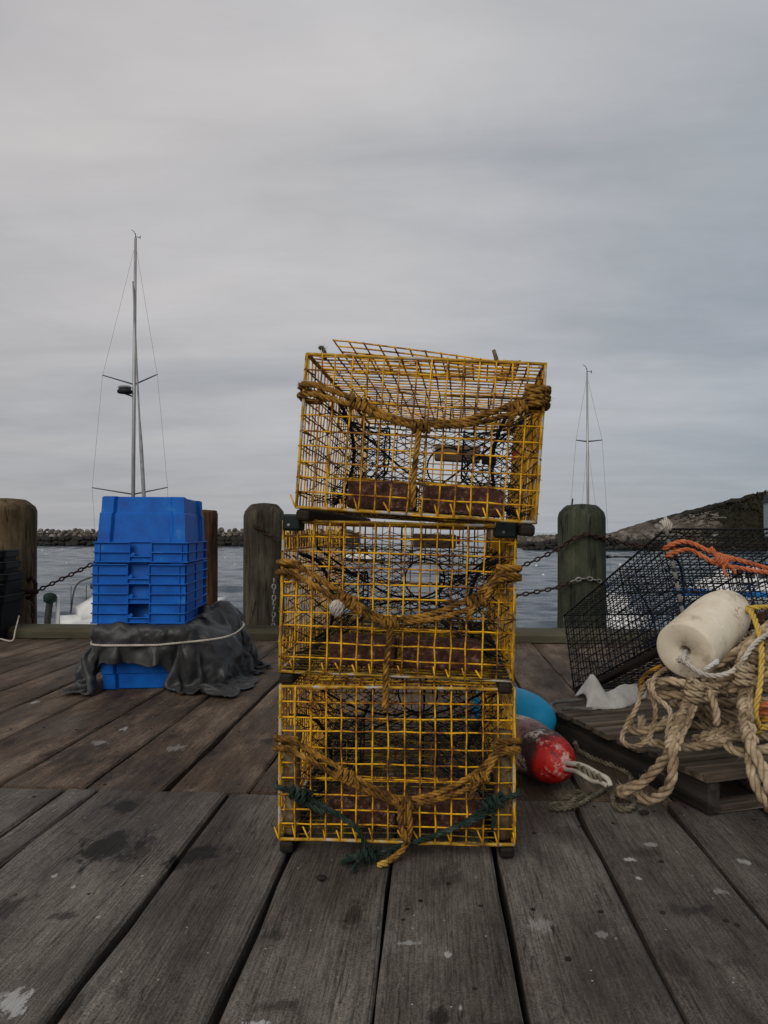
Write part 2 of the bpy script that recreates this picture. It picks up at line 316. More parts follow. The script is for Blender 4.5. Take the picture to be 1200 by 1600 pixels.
M['grimy_wire'] = pm('weed-grown yellow wire', [(0.40, (0.022, 0.013, 0.006)), (0.50, (0.10, 0.064, 0.016)), (0.58, (0.30, 0.19, 0.02)), (0.70, (0.66, 0.40, 0.012))], 16, 8, rough=(.6, .8), bump=.2, bscale=90, bdist=.001, noise_rough=.72)  # weed growth, with the tone also darkened to put shade inside the traps
M['net'] = pm('black twine', [(0.3, (0.006, 0.007, 0.009)), (0.7, (0.016, 0.017, 0.019))], 30, rough=(.7, .9), bump=0, spec=.1)
M['net_blue'] = pm('navy twine', [(0.3, (0.010, 0.016, 0.035)), (0.7, (0.02, 0.04, 0.09))], 20, rough=(.7, .9), bump=0, spec=.1)
M['black_wire'] = pm('black coated wire', [(0.3, (0.004, 0.004, 0.004)), (0.75, (0.012, 0.011, 0.010))], 20, rough=(.5, .7), bump=0, spec=.2)
M['brick'] = pm('rough red brick', [(0.32, (0.012, 0.006, 0.004)), (0.44, (0.045, 0.018, 0.011)), (0.56, (0.095, 0.040, 0.026)), (0.66, (0.26, 0.19, 0.15))], 60, 8, rough=(.8, .95), bump=.8, bscale=90, bdist=.006, noise_rough=.75)
M['runner'] = pm('wet oak runner', [(0.3, (0.006, 0.004, 0.003)), (0.7, (0.024, 0.016, 0.010))], 16, stretch=(1, .15, 1), bump=.5)
M['block_wood'] = pm('pale wood block', [(0.3, (0.12, 0.075, 0.045)), (0.7, (0.28, 0.19, 0.12))], 14, stretch=(.2, 1, 1), bump=.3)
M['corner_post'] = pm('brown weedy post', [(0.3, (0.035, 0.022, 0.012)), (0.5, (0.13, 0.085, 0.042)), (0.72, (0.32, 0.24, 0.15))], 30, 7, bump=.6, bscale=70)
M['green_pad'] = pm('dark green plastic', [(0.3, (0.002, 0.006, 0.005)), (0.7, (0.006, 0.014, 0.012))], 10, rough=(.45, .6), bump=.1, spec=.2)
def rope_mat(name, stops, scale=26):
    return pm(name, stops, scale, 6, rough=(.75, .95), bump=.5, bscale=260, bdist=.002, spec=.15, noise_rough=.7)
M['rope_gold'] = rope_mat('grimy golden rope', [(0.30, (0.030, 0.014, 0.005)), (0.45, (0.115, 0.056, 0.012)), (0.60, (0.34, 0.172, 0.028)), (0.76, (0.58, 0.34, 0.09))])
M['rope_tan'] = rope_mat('tan manila rope', [(0.28, (0.065, 0.043, 0.024)), (0.46, (0.25, 0.18, 0.11)), (0.60, (0.46, 0.36, 0.24)), (0.78, (0.62, 0.52, 0.38))], 15)
M['rope_pale'] = rope_mat('pale cord', [(0.28, (0.26, 0.22, 0.17)), (0.5, (0.46, 0.42, 0.36)), (0.78, (0.62, 0.58, 0.51))], 18)
M['rope_green'] = rope_mat('dark green rope', [(0.28, (0.007, 0.011, 0.008)), (0.5, (0.014, 0.028, 0.021)), (0.75, (0.09, 0.10, 0.085))])
M['rope_orange'] = rope_mat('orange rope', [(0.28, (0.20, 0.05, 0.02)), (0.5, (0.46, 0.13, 0.05)), (0.75, (0.60, 0.24, 0.12))])
M['rope_yellow'] = rope_mat('yellow rope', [(0.28, (0.30, 0.19, 0.04)), (0.5, (0.52, 0.35, 0.07)), (0.75, (0.66, 0.48, 0.16))])
M['rope_dirty'] = rope_mat('dirty olive rope', [(0.28, (0.035, 0.03, 0.02)), (0.5, (0.13, 0.11, 0.075)), (0.75, (0.28, 0.25, 0.19))])
M['blue'] = pm('blue plastic', [(0.25, (0.001, 0.055, 0.27)), (0.50, (0.001, 0.095, 0.42)), (0.62, (0.002, 0.115, 0.46)), (0.70, (0.03, 0.17, 0.47)), (0.82, (0.14, 0.28, 0.46))], 9, 9, spec=.22, rough=(.45, .65), bump=.12, bscale=120, bdist=.001)
M['black_plastic'] = pm('black plastic', [(0.3, (0.003, 0.003, 0.003)), (0.75, (0.006, 0.006, 0.007))], 8, rough=(.5, .7), bump=.1, spec=.12)
M['tarp'] = pm('grey tarpaulin', [(0.3, (0.020, 0.020, 0.021)), (0.6, (0.040, 0.040, 0.041)), (0.8, (0.070, 0.068, 0.067))], 9, 6, rough=(.38, .56), bump=.3, spec=.32, bscale=45, bdist=.006)
M['rust'] = pm('rusty iron', [(0.3, (0.010, 0.006, 0.005)), (0.55, (0.036, 0.018, 0.013)), (0.8, (0.085, 0.042, 0.027))], 30, rough=(.7, .9), metallic=.2, bump=.4)
M['galv'] = pm('galvanised iron', [(0.3, (0.09, 0.085, 0.075)), (0.6, (0.25, 0.24, 0.22)), (0.8, (0.38, 0.36, 0.33))], 30, rough=(.45, .65), metallic=.5, bump=.2)
t = M['tarp'].node_tree; b = t.nodes['Principled BSDF']        # sharp creases
v = coords(t, (1, 1, .8)); wn = N(t, 'ShaderNodeTexNoise', ins={'Scale': 5, 'Detail': 2}); L(t, v, wn.inputs['Vector'])
wm = N(t, 'ShaderNodeMixRGB', ins={0: .22}); L(t, v, wm.inputs[1]); L(t, wn.outputs[1], wm.inputs[2])
h_ = None
for sc_ in (9.0, 20.0):
    vo = N(t, 'ShaderNodeTexVoronoi', feature='F1', ins={'Scale': sc_}); L(t, wm.outputs[0], vo.inputs['Vector'])
    if h_ is None: h_ = vo.outputs['Distance']
    else:
        ad_ = N(t, 'ShaderNodeMath', operation='MULTIPLY_ADD', ins={1: .4}); L(t, vo.outputs['Distance'], ad_.inputs[0]); L(t, h_, ad_.inputs[2]); h_ = ad_.outputs[0]
bp = N(t, 'ShaderNodeBump', ins={'Strength': .55, 'Distance': .022}); L(t, h_, bp.inputs['Height']); L(t, bp.outputs[0], b.inputs['Normal'])
def foam_mat():
    m, t, b = newmat('cream foam with scuffs')
    v = coords(t, (1, 1, 1))
    n = N(t, 'ShaderNodeTexNoise', ins={'Scale': 9, 'Detail': 8, 'Roughness': .7}); L(t, v, n.inputs['Vector'])
    r = ramp(t, n.outputs[0], [(.28, (.34, .27, .18)), (.44, (.64, .56, .43)), (.75, (.78, .70, .56))])
    n3 = N(t, 'ShaderNodeTexNoise', ins={'Scale': 14, 'Detail': 2, 'Distortion': 2.4}); L(t, v, n3.inputs['Vector'])
    sb = N(t, 'ShaderNodeMath', operation='SUBTRACT', ins={1: .56}); L(t, n3.outputs[0], sb.inputs[0])
    ab = N(t, 'ShaderNodeMath', operation='ABSOLUTE'); L(t, sb.outputs[0], ab.inputs[0])
    n4 = N(t, 'ShaderNodeTexNoise', ins={'Scale': 7, 'Detail': 3}); L(t, v, n4.inputs['Vector'])
    gate = ramp(t, n4.outputs[0], [(.47, (0, 0, 0)), (.56, (1, 1, 1))])
    line = ramp(t, ab.outputs[0], [(.0, (.8, .8, .8)), (.014, (0, 0, 0))])
    g = N(t, 'ShaderNodeMath', operation='MULTIPLY'); L(t, gate.outputs[0], g.inputs[0]); L(t, line.outputs[0], g.inputs[1])
    mm = N(t, 'ShaderNodeMixRGB', ins={2: (.22, .15, .08, 1)}); L(t, g.outputs[0], mm.inputs[0]); L(t, r.outputs[0], mm.inputs[1])
    L(t, mm.outputs[0], b.inputs['Base Color']); b.inputs['Roughness'].default_value = .75; b.inputs['Specular IOR Level'].default_value = .25
    n2 = N(t, 'ShaderNodeTexNoise', ins={'Scale': 60, 'Detail': 6, 'Roughness': .7}); L(t, v, n2.inputs['Vector'])
    bp = N(t, 'ShaderNodeBump', ins={'Strength': .3, 'Distance': .004}); L(t, n2.outputs[0], bp.inputs['Height']); L(t, bp.outputs[0], b.inputs['Normal'])
    return m
M['foam'] = foam_mat()
def redbuoy_mat():
    """local Z runs nose (0.3) to tail (0): red nose paint, dark band, peeling pinkish tail"""
    m, t, b = newmat('peeling red and white buoy paint')
    c = N(t, 'ShaderNodeTexCoord'); sp = N(t, 'ShaderNodeSeparateXYZ'); L(t, c.outputs['Object'], sp.inputs[0])
    n = N(t, 'ShaderNodeTexNoise', ins={'Scale': 26, 'Detail': 9, 'Roughness': .75}); L(t, c.outputs['Object'], n.inputs['Vector'])
    nl = N(t, 'ShaderNodeTexNoise', ins={'Scale': 11, 'Detail': 7, 'Roughness': .7}); L(t, c.outputs['Object'], nl.inputs['Vector'])
    ma = N(t, 'ShaderNodeMath', operation='MULTIPLY_ADD', ins={1: .10, 2: -.05}); L(t, nl.outputs[0], ma.inputs[0])
    za_ = N(t, 'ShaderNodeMath', operation='ADD'); L(t, sp.outputs[2], za_.inputs[0]); L(t, ma.outputs[0], za_.inputs[1])
    band = ramp(t, za_.outputs[0], [(.02, (.36, .25, .23)), (.140, (.26, .12, .11)), (.165, (.028, .011, .011)), (.220, (.05, .010, .009)), (.240, (.46, .008, .005)), (.30, (.60, .010, .005))])
    peel = ramp(t, n.outputs[0], [(.47, (0, 0, 0)), (.53, (1, 1, 1))])
    gate = ramp(t, nl.outputs[0], [(.50, (0, 0, 0)), (.57, (1, 1, 1))])
    pf = N(t, 'ShaderNodeMath', operation='MULTIPLY'); L(t, peel.outputs[0], pf.inputs[0]); L(t, gate.outputs[0], pf.inputs[1])
    mm = N(t, 'ShaderNodeMixRGB', ins={2: (.56, .45, .39, 1)}); L(t, pf.outputs[0], mm.inputs[0]); L(t, band.outputs[0], mm.inputs[1])
    drk = ramp(t, n.outputs[0], [(.42, (.10, .06, .06)), (.50, (1, 1, 1))])
    m2 = N(t, 'ShaderNodeMixRGB', blend_type='MULTIPLY', ins={0: .75}); L(t, mm.outputs[0], m2.inputs[1]); L(t, drk.outputs[0], m2.inputs[2])
    L(t, m2.outputs[0], b.inputs['Base Color']); b.inputs['Roughness'].default_value = .5
    bp = N(t, 'ShaderNodeBump', ins={'Strength': .4, 'Distance': .003}); L(t, n.outputs[0], bp.inputs['Height']); L(t, bp.outputs[0], b.inputs['Normal'])
    return m
M['redbuoy'] = redbuoy_mat()
M['bluebuoy'] = pm('bright blue buoy paint', [(.3, (.012, .28, .54)), (.7, (.025, .40, .70))], 8, rough=(.45, .6), bump=.15)
M['cloth'] = pm('white canvas', [(.3, (.42, .40, .36)), (.7, (.68, .66, .62))], 12, rough=(.8, .9), bump=.3)
M['pallet'] = pm('old pallet wood', [(.30, (.022, .015, .010)), (.46, (.080, .059, .042)), (.58, (.150, .114, .083)), (.72, (.23, .18, .135))], 34, 9, stretch=(.07, 1, 1), bump=.7, bscale=90, noise_rough=.72)
M['pallet_side'] = pm('dark pallet stringer', [(.30, (.007, .006, .005)), (.5, (.024, .020, .016)), (.7, (.055, .046, .038))], 34, 9, stretch=(1, .07, 1), bump=.5)
M['pipe'] = pm('grey hose', [(.3, (.09, .085, .075)), (.7, (.20, .19, .17))], 20, bump=.2)
M['nail'] = pm('dark nail', [(.3, (.012, .01, .01)), (.7, (.04, .03, .025))], 40, metallic=.3, bump=.2)
M['hull'] = pm('white gelcoat', [(.3, (.55, .55, .54)), (.7, (.72, .71, .69))], 2, rough=(.3, .45), bump=0)
M['alu'] = pm('mast aluminium', [(.3, (.30, .29, .28)), (.7, (.42, .41, .40))], 1, rough=(.4, .5), metallic=.4, bump=0)
M['rigging'] = pm('rigging wire', [(.3, (.08, .08, .085)), (.7, (.12, .12, .125))], 3, metallic=.4, bump=0)
M['sailcover'] = pm('furled sail', [(.3, (.16, .16, .17)), (.7, (.28, .27, .27))], 4, bump=.2)
M['dark_gear'] = pm('dark fittings', [(.3, (.012, .013, .014)), (.7, (.035, .035, .036))], 4, bump=0)
M['green_gear'] = pm('green cover', [(.3, (.004, .014, .009)), (.7, (.010, .030, .018))], 6, bump=.1)
M['window'] = pm('dark boat window', [(.3, (.01, .012, .015)), (.7, (.03, .035, .04))], 3, rough=(.08, .15), bump=0, spec=.6)
M['blue_canvas'] = pm('blue canvas', [(.3, (.01, .10, .33)), (.7, (.02, .17, .46))], 4, bump=.2)
M['red_tag'] = pm('red plastic tag', [(.3, (.28, .01, .012)), (.7, (.42, .02, .02))], 10, bump=0)
M['stone'] = pm('granite boulder', [(.27, (.022, .019, .015)), (.45, (.085, .074, .060)), (.6, (.18, .158, .13)), (.78, (.32, .285, .24))], .55, 8, rough=(.8, .95), bump=.6, bscale=3, bdist=.12)
M['stone_wet'] = pm('weedy wet rock', [(.3, (.010, .010, .009)), (.7, (.03, .028, .022))], .8, 6, rough=(.6, .8), bump=.6, bscale=3, bdist=.1)
M['house'] = pm('pale blue clapboard', [(.3, (.25, .30, .32)), (.7, (.34, .39, .41))], 2, bump=0)
M['roof'] = pm('dark shingle', [(.3, (.03, .03, .032)), (.7, (.06, .06, .06))], 3, bump=.2)
M['scrub'] = pm('dark heath', [(.3, (.008, .008, .004)), (.5, (.020, .018, .008)), (.75, (.042, .030, .014))], .22, 6, rough=(.85, .95), bump=0)

# ------------------------------------------------------------------ mesh helpers
def catmull(pts, per=8, closed=False):
    p = [np.array(q, float) for q in pts]; n = len(p)
    outp = []
    segs = n if closed else n - 1
    for i in range(segs):
        if closed: a, b, c, d = p[(i - 1) % n], p[i], p[(i + 1) % n], p[(i + 2) % n]
        else:
            b, c = p[i], p[i + 1]
            a = p[i - 1] if i > 0 else 2 * b - c
            d = p[i + 2] if i + 2 < n else 2 * c - b
        for k in range(per):
            t = k / per
            outp.append(.5 * ((2 * b) + (-a + c) * t + (2 * a - 5 * b + 4 * c - d) * t * t + (-a + 3 * b - 3 * c + d) * t ** 3))
    if not closed: outp.append(p[-1])
    return np.array(outp)
def resample(P, ds):
    seg = np.linalg.norm(np.diff(P, axis=0), axis=1); s = np.concatenate([[0], np.cumsum(seg)])
    n = max(2, int(s[-1] / ds) + 1)
    q = np.linspace(0, s[-1], n)
    return np.stack([np.interp(q, s, P[:, k]) for k in range(3)], 1), q
def frames(P, closed=False):
    T = np.gradient(P, axis=0)
    if closed: T[0] = T[-1] = P[1] - P[-2]
    T /= np.linalg.norm(T, axis=1)[:, None] + 1e-12
    ref = np.array([0, 0, 1.0]) if abs(T[0][2]) < .9 else np.array([1.0, 0, 0])
    n = np.cross(T[0], ref); n /= np.linalg.norm(n)
    Ns = [n]
    for i in range(1, len(P)):
        n = n - T[i] * np.dot(n, T[i]); n /= (np.linalg.norm(n) + 1e-12); Ns.append(n)
    Ns = np.array(Ns)
    return T, Ns, np.cross(T, Ns)

class MB:
    def __init__(s): s.v = []; s.f = []; s.n = 0
    def add(s, V, Fs):
        V = np.asarray(V, float).reshape(-1, 3)
        s.v.append(V); o = s.n
        s.f.extend([tuple(i + o for i in f) for f in Fs]); s.n += len(V)
    def tube(s, P, r, n=6, closed=False, caps=True, squash=1.0):
        P = np.asarray(P, float); m = len(P)
        T, A, B = frames(P, closed)
        r = np.broadcast_to(np.asarray(r, float), (m,))
        a = np.arange(n) * 2 * math.pi / n
        V = P[:, None, :] + r[:, None, None] * (np.cos(a)[None, :, None] * A[:, None, :] + squash * np.sin(a)[None, :, None] * B[:, None, :])
        Fs = []
        for i in range(m if closed else m - 1):
            i2 = (i + 1) % m
            for j in range(n):
                k = (j + 1) % n
                Fs.append((i * n + j, i * n + k, i2 * n + k, i2 * n + j))
        if caps and not closed:
            Fs.append(tuple(range(n - 1, -1, -1))); Fs.append(tuple((m - 1) * n + j for j in range(n)))
        s.add(V, Fs)
    def rope(s, pts, r, pitch=None, strands=3, n=6, smooth=True, closed=False, wob=0.0, taper=False):
        P = catmull(pts, 10, closed) if smooth else np.array(pts, float)
        pitch = pitch or r * 7.5
        P, q = resample(P, pitch / 9)
        if wob:
            for k in range(3): P[:, k] += wob * (np.sin(q * 41 + k * 2 + P[0, 0] * 30) + .6 * np.sin(q * 97 + k))
        T, A, B = frames(P)
        a = np.arange(n) * 2 * math.pi / n
        m = len(P)
        rr = np.ones(m)
        if taper: rr[-max(2, m // 8):] = np.linspace(1, .55, max(2, m // 8))
        for k in range(strands):
            ph = q / pitch * 2 * math.pi + k * 2 * math.pi / strands
            ro = r * (.54 if strands == 3 else .5)
            C = P + (rr * ro)[:, None] * (np.cos(ph)[:, None] * A + np.sin(ph)[:, None] * B)
            rs = (r * .52 * rr)[:, None, None]
            V = C[:, None, :] + rs * (np.cos(a)[None, :, None] * A[:, None, :] + np.sin(a)[None, :, None] * B[:, None, :])
            Fs = []
            for i in range(m - 1):
                for j in range(n):
                    kk = (j + 1) % n
                    Fs.append((i * n + j, i * n + kk, (i + 1) * n + kk, (i + 1) * n + j))
            Fs.append(tuple(range(n - 1, -1, -1))); Fs.append(tuple((m - 1) * n + j for j in range(n)))
            s.add(V, Fs)
    def fuzz(s, pts, r, count, ln, w=.0007):
        P = catmull(pts, 8); m = len(P)
        for _ in range(count):
            i = random.randrange(m); d = np.array([random.gauss(0, 1) for _ in range(3)]); d /= np.linalg.norm(d)
            e = np.array([random.gauss(0, 1) for _ in range(3)]); e /= np.linalg.norm(e)
            a = P[i] + d * r * .8; b = a + (d + .7 * e) * ln * random.uniform(.4, 1.3)
            s.add([a - e * w, a + e * w, b], [(0, 1, 2)])
    def knot(s, c, axis, r, turns=2.2, rad=None, L_=None, pitch=None):
        """a few tight turns of rope round an axis, ends tucked in"""
        axis = np.array(axis, float); axis /= np.linalg.norm(axis); c = np.array(c, float)
        ref = np.array([0, 1.0, 0]) if abs(axis[1]) < .9 else np.array([1.0, 0, 0])
        a = np.cross(axis, ref); a /= np.linalg.norm(a); b = np.cross(axis, a)
        rad = rad or r * 1.7; L_ = L_ or r * 2.6
        n = int(12 * turns); pts = []
        for i in range(n + 1):
            t = i / n; ph = t * turns * 2 * math.pi
            pts.append(c + axis * (t - .5) * L_ * 1.5 + rad * (math.cos(ph) * a + math.sin(ph) * b))
        s.rope(pts, r, pitch, smooth=False)
    def box(s, c, d, rot=None):
        c = np.array(c, float); h = np.array(d, float) / 2
        V = np.array([[x, y, z] for x in (-1, 1) for y in (-1, 1) for z in (-1, 1)]) * h
        if rot is not None: V = V @ np.array(rot).T
        s.add(V + c, [(0, 1, 3, 2), (4, 6, 7, 5), (0, 4, 5, 1), (2, 3, 7, 6), (0, 2, 6, 4), (1, 5, 7, 3)])
    def lathe(s, prof, n=32, axis_fn=None):
        """prof: (radius, z) list"""
        a = np.arange(n) * 2 * math.pi / n
        V = []
        for r, z in prof: V += [(r * math.cos(t), r * math.sin(t), z) for t in a]
        Fs = []
        for i in range(len(prof) - 1):
            for j in range(n):
                k = (j + 1) % n
                Fs.append((i * n + j, i * n + k, (i + 1) * n + k, (i + 1) * n + j))
        Fs.append(tuple(range(n - 1, -1, -1))); Fs.append(tuple((len(prof) - 1) * n + j for j in range(n)))
        V = np.array(V)
        if axis_fn is not None: V = np.array([axis_fn(v) for v in V])
        s.add(V, Fs)
    def loft(s, rings, closed=True, cap=True):
        n = len(rings[0]); Fs = []
        for i in range(len(rings) - 1):
            for j in range(n if closed else n - 1):
                k = (j + 1) % n
                Fs.append((i * n + j, i * n + k, (i + 1) * n + k, (i + 1) * n + j))
        if cap and closed:
            Fs.append(tuple(range(n - 1, -1, -1))); Fs.append(tuple((len(rings) - 1) * n + j for j in range(n)))
        s.add(np.array(rings).reshape(-1, 3), Fs)
    def mesh(s, name, mat, smooth=False):
        me = bpy.data.meshes.new(name)
        me.from_pydata(np.concatenate(s.v).tolist(), [], s.f)
        if mat is not None: me.materials.append(mat)
        if smooth: me.polygons.foreach_set('use_smooth', [True] * len(me.polygons))
        me.update(); return me
    def build(s, name, mat, parent=None, smooth=False, bevel=0.0, loc=None, rot=None):
        return link(name, s.mesh(name, mat, smooth), parent, bevel, loc, rot)

def link(name, me, parent=None, bevel=0.0, loc=None, rot=None):
    o = bpy.data.objects.new(name, me); COL.objects.link(o)
    if parent is not None: o.parent = parent
    if loc is not None: o.location = loc
    if rot is not None: o.rotation_euler = rot
    if bevel:
        b = o.modifiers.new('bevel', 'BEVEL'); b.width = bevel; b.segments = 2; b.limit_method = 'ANGLE'; b.angle_limit = R(40)
    return o
def tag(o, label=None, cat=None, group=None, kind=None):
    if label: o['label'] = label
    if cat: o['category'] = cat
    if group: o['group'] = group
    if kind: o['kind'] = kind
    return o
def thing(name, label, cat, loc=(0, 0, 0), rot=(0, 0, 0), group=None):
    o = bpy.data.objects.new(name, None); o.empty_display_size = .1; COL.objects.link(o)
    o.location = loc; o.rotation_euler = rot
    return tag(o, label, cat, group)
def rel(o):
    """returns a function turning world points into the local space of a thing"""
    mi = (Matrix.Translation(o.location) @ o.rotation_euler.to_matrix().to_4x4()).inverted()
    return lambda p: tuple(mi @ Vector(p))

# ================================================================== SETTING
WATER = -3.24
# ---- water
nr, nc = 620, 420
Yr = 7.0 * (520.0 / 7.0) ** (np.arange(nr) / (nr - 1)); step = np.gradient(Yr)
tc_ = np.linspace(-.95, .95, nc)
GX = Yr[:, None] * tc_[None, :]; GY = np.repeat(Yr[:, None], nc, 1); GZ = np.zeros_like(GX)
fade = np.clip((520 - Yr) / 120, 0, 1)[:, None] * np.clip((Yr - 7) / 2, 0, 1)[:, None]
for lam in np.geomspace(.7, 7.0, 26):
    th = rng.normal(math.pi / 2 + .25, .55); k_ = 2 * math.pi / lam
    amp = .0078 * lam ** .95 * rng.uniform(.6, 1.3)
    ok = np.clip((lam / np.maximum(step, 1e-3) - 2.2) / 2.0, 0, 1)[:, None]
    GZ += amp * ok * np.sin(k_ * (GX * math.cos(th) + GY * math.sin(th)) + rng.uniform(0, 6.28))
GZ *= fade
WV = np.stack([GX, GY, GZ], -1).reshape(-1, 3)
ii = (np.arange(nr - 1)[:, None] * nc + np.arange(nc - 1)[None, :]).reshape(-1)
WF = np.stack([ii, ii + 1, ii + nc + 1, ii + nc], 1)
nv0 = len(WV); WV = np.concatenate([WV, np.array([(-9000, -60, -.25), (9000, -60, -.25), (9000, 12000, -.25), (-9000, 12000, -.25)])]); WF = np.concatenate([WF, [[nv0, nv0 + 1, nv0 + 2, nv0 + 3]]])
wme = bpy.data.meshes.new('water'); wme.vertices.add(len(WV)); wme.vertices.foreach_set('co', WV.astype(np.float32).ravel())
wme.loops.add(len(WF) * 4); wme.loops.foreach_set('vertex_index', WF.astype(np.int32).ravel())
wme.polygons.add(len(WF)); wme.polygons.foreach_set('loop_start', np.arange(0, len(WF) * 4, 4, dtype=np.int32))
wme.polygons.foreach_set('use_smooth', np.ones(len(WF), bool)); wme.update(calc_edges=True); wme.validate()
m, t, b = newmat('harbour water')
tcw = N(t, 'ShaderNodeTexCoord')
mpa = N(t, 'ShaderNodeMapping', ins={'Scale': (0.55, 1.0, 1)}); L(t, tcw.outputs['Object'], mpa.inputs[0])
wa = N(t, 'ShaderNodeTexNoise', ins={'Scale': 1.1, 'Detail': 6, 'Roughness': .62, 'Distortion': .5}); L(t, mpa.outputs[0], wa.inputs['Vector'])
wb = N(t, 'ShaderNodeTexNoise', ins={'Scale': .13, 'Detail': 4, 'Roughness': .55}); L(t, mpa.outputs[0], wb.inputs['Vector'])
mpc = N(t, 'ShaderNodeMapping', ins={'Scale': (.16, .75, 1), 'Rotation': (0, 0, .12)}); L(t, tcw.outputs['Object'], mpc.inputs[0])
wc = N(t, 'ShaderNodeTexNoise', ins={'Scale': 1.0, 'Detail': 5, 'Roughness': .6, 'Distortion': .8}); L(t, mpc.outputs[0], wc.inputs['Vector'])
sm0 = N(t, 'ShaderNodeMath', operation='MULTIPLY_ADD', ins={1: 1.6}); L(t, wc.outputs[0], sm0.inputs[0]); L(t, wa.outputs[0], sm0.inputs[2]); wa = sm0
sm = N(t, 'ShaderNodeMath', operation='MULTIPLY_ADD', ins={1: 2.2}); L(t, wb.outputs[0], sm.inputs[0]); L(t, wa.outputs[0], sm.inputs[2])
bp = N(t, 'ShaderNodeBump', ins={'Strength': .7, 'Distance': 0.12}); L(t, sm.outputs[0], bp.inputs['Height']); L(t, bp.outputs[0], b.inputs['Normal'])
rw = ramp(t, wb.outputs[0], [(.35, (.018, .040, .060)), (.65, (.032, .060, .084))]); L(t, rw.outputs[0], b.inputs['Base Color'])
b.inputs['Roughness'].default_value = .10; b.inputs['IOR'].default_value = 1.33; b.inputs['Specular IOR Level'].default_value = .40
wme.materials.append(m); tag(link('water', wme, loc=(0, 0, WATER)), kind='structure')

# ---- pier deck with planks
deck = bpy.data.objects.new('pier_deck', None); COL.objects.link(deck); tag(deck, 'grey weathered plank deck of the pier', kind='structure')
def plank(x0, x1, y0, y1, mat, zt=0.0, segs=22):
    w = x1 - x0; cx = (x0 + x1) / 2; cy = (y0 + y1) / 2
    rings = []
    ph = random.uniform(0, 9)
    for i in range(segs + 1):
        y = y0 + (y1 - y0) * i / segs - cy
        jl = random.gauss(0, .0022) + .002 * math.sin(y * 3 + ph); jr = random.gauss(0, .0022) + .002 * math.sin(y * 2.6 + ph * 2)
        zz = .0015 * math.sin(y * 2 + ph)
        cup = .002
        l, r_ = -w / 2 + jl, w / 2 + jr
        rings.append([(l, y, -.07), (l, y, -.006 + zz), (l + .007, y, zz), (0, y, zz - cup), (r_ - .007, y, zz), (r_, y, -.006 + zz), (r_, y, -.07)])
    q = MB(); q.loft(rings)
    return q.build('plank', mat, deck, loc=(cx, cy, zt))
SEAM = 2.17
planks_f = []
near = [-3.34, -3.09, -2.84, -2.59, -2.335, -2.09, -1.84, -1.585, -1.335, -1.085, -.985, -.594, -.341, -.094, .148, .396, .651, .905, 1.155, 1.41, 1.665, 1.915, 2.17, 2.42, 2.67]
gaps_n = {-.985: .004, -1.085: .005, -.594: .014, -.341: .013, -.094: .010, .148: .014, .396: .013, .651: .013}
far = [-4.6, -4.35, -4.1, -3.85, -3.6, -3.34, -3.085, -2.83, -2.575, -2.32, -2.07, -1.825, -1.578, -1.297, -1.036, -.792, -.534, -.283, -.035, .19, .435, .685, .94, 1.195, 1.45, 1.70, 1.95, 2.2, 2.45, 2.7, 2.95, 3.2, 3.45, 3.7, 3.95]
gaps_f = {-1.036: .006, -1.297: .010, -.792: .022, -.534: .013, .435: .013, .685: .009}
planks_n = []
for a, c in zip(near[:-1], near[1:]):
    planks_n.append(plank(a + gaps_n.get(a, .010) / 2, c - gaps_n.get(c, .010) / 2, -1.9, SEAM - .004 + random.uniform(-.006, .004), M['deck_near'], random.uniform(-.002, .002)))
for a, c in zip(far[:-1], far[1:]):
    planks_f.append(plank(a + gaps_f.get(a, .011) / 2, c - gaps_f.get(c, .011) / 2, SEAM + .004 + random.uniform(-.004, .006), 5.52, M['deck_far'], random.uniform(-.003, .002)))
for i in range(12):
    q = MB(); q.box((-.3, -1.6 + i * .62, -.24), (9.2, .28, .32)); q.build('joist', M['beam'], deck)
# nail heads
q = MB(); q.lathe([(.0055, -.003), (.0055, .0012), (.003, .002)], 8); nail_me = q.mesh('nail', M['nail'])
for (px, py) in [(1 / 2 * 375, 1100 + 643 / 2), (1 / 2 * 478, 1100 + 650 / 2), (502, 1375), (430, 1433), (630, 1438), (657, 1408), (835, 1300), (888, 1496), (905, 1290), (1135, 1436), (742, 1546), (540, 1438), (700, 1381), (1033, 1344), (1178, 1281), (958, 1285), (595, 1312), (310, 1262)]:
    p = on(px, py, 0)
    best = min(planks_n, key=lambda o: abs(o.location.x - p.x))
    link('nail', nail_me, best, loc=(p.x - best.location.x, p.y - best.location.y, -.0005 - .001))

for o_, ys in [(o_, (SEAM - .055, SEAM - .64)) for o_ in planks_n] + [(o_, (SEAM + .06, SEAM + .66)) for o_ in planks_f]:
    if abs(o_.location.x) > 1.9: continue
    for y_ in ys:
        for s_ in (-1, 1): link('nail', nail_me, o_, loc=(s_ * .072 + random.uniform(-.012, .012), y_ - o_.location.y + random.uniform(-.02, .02), -.0016))

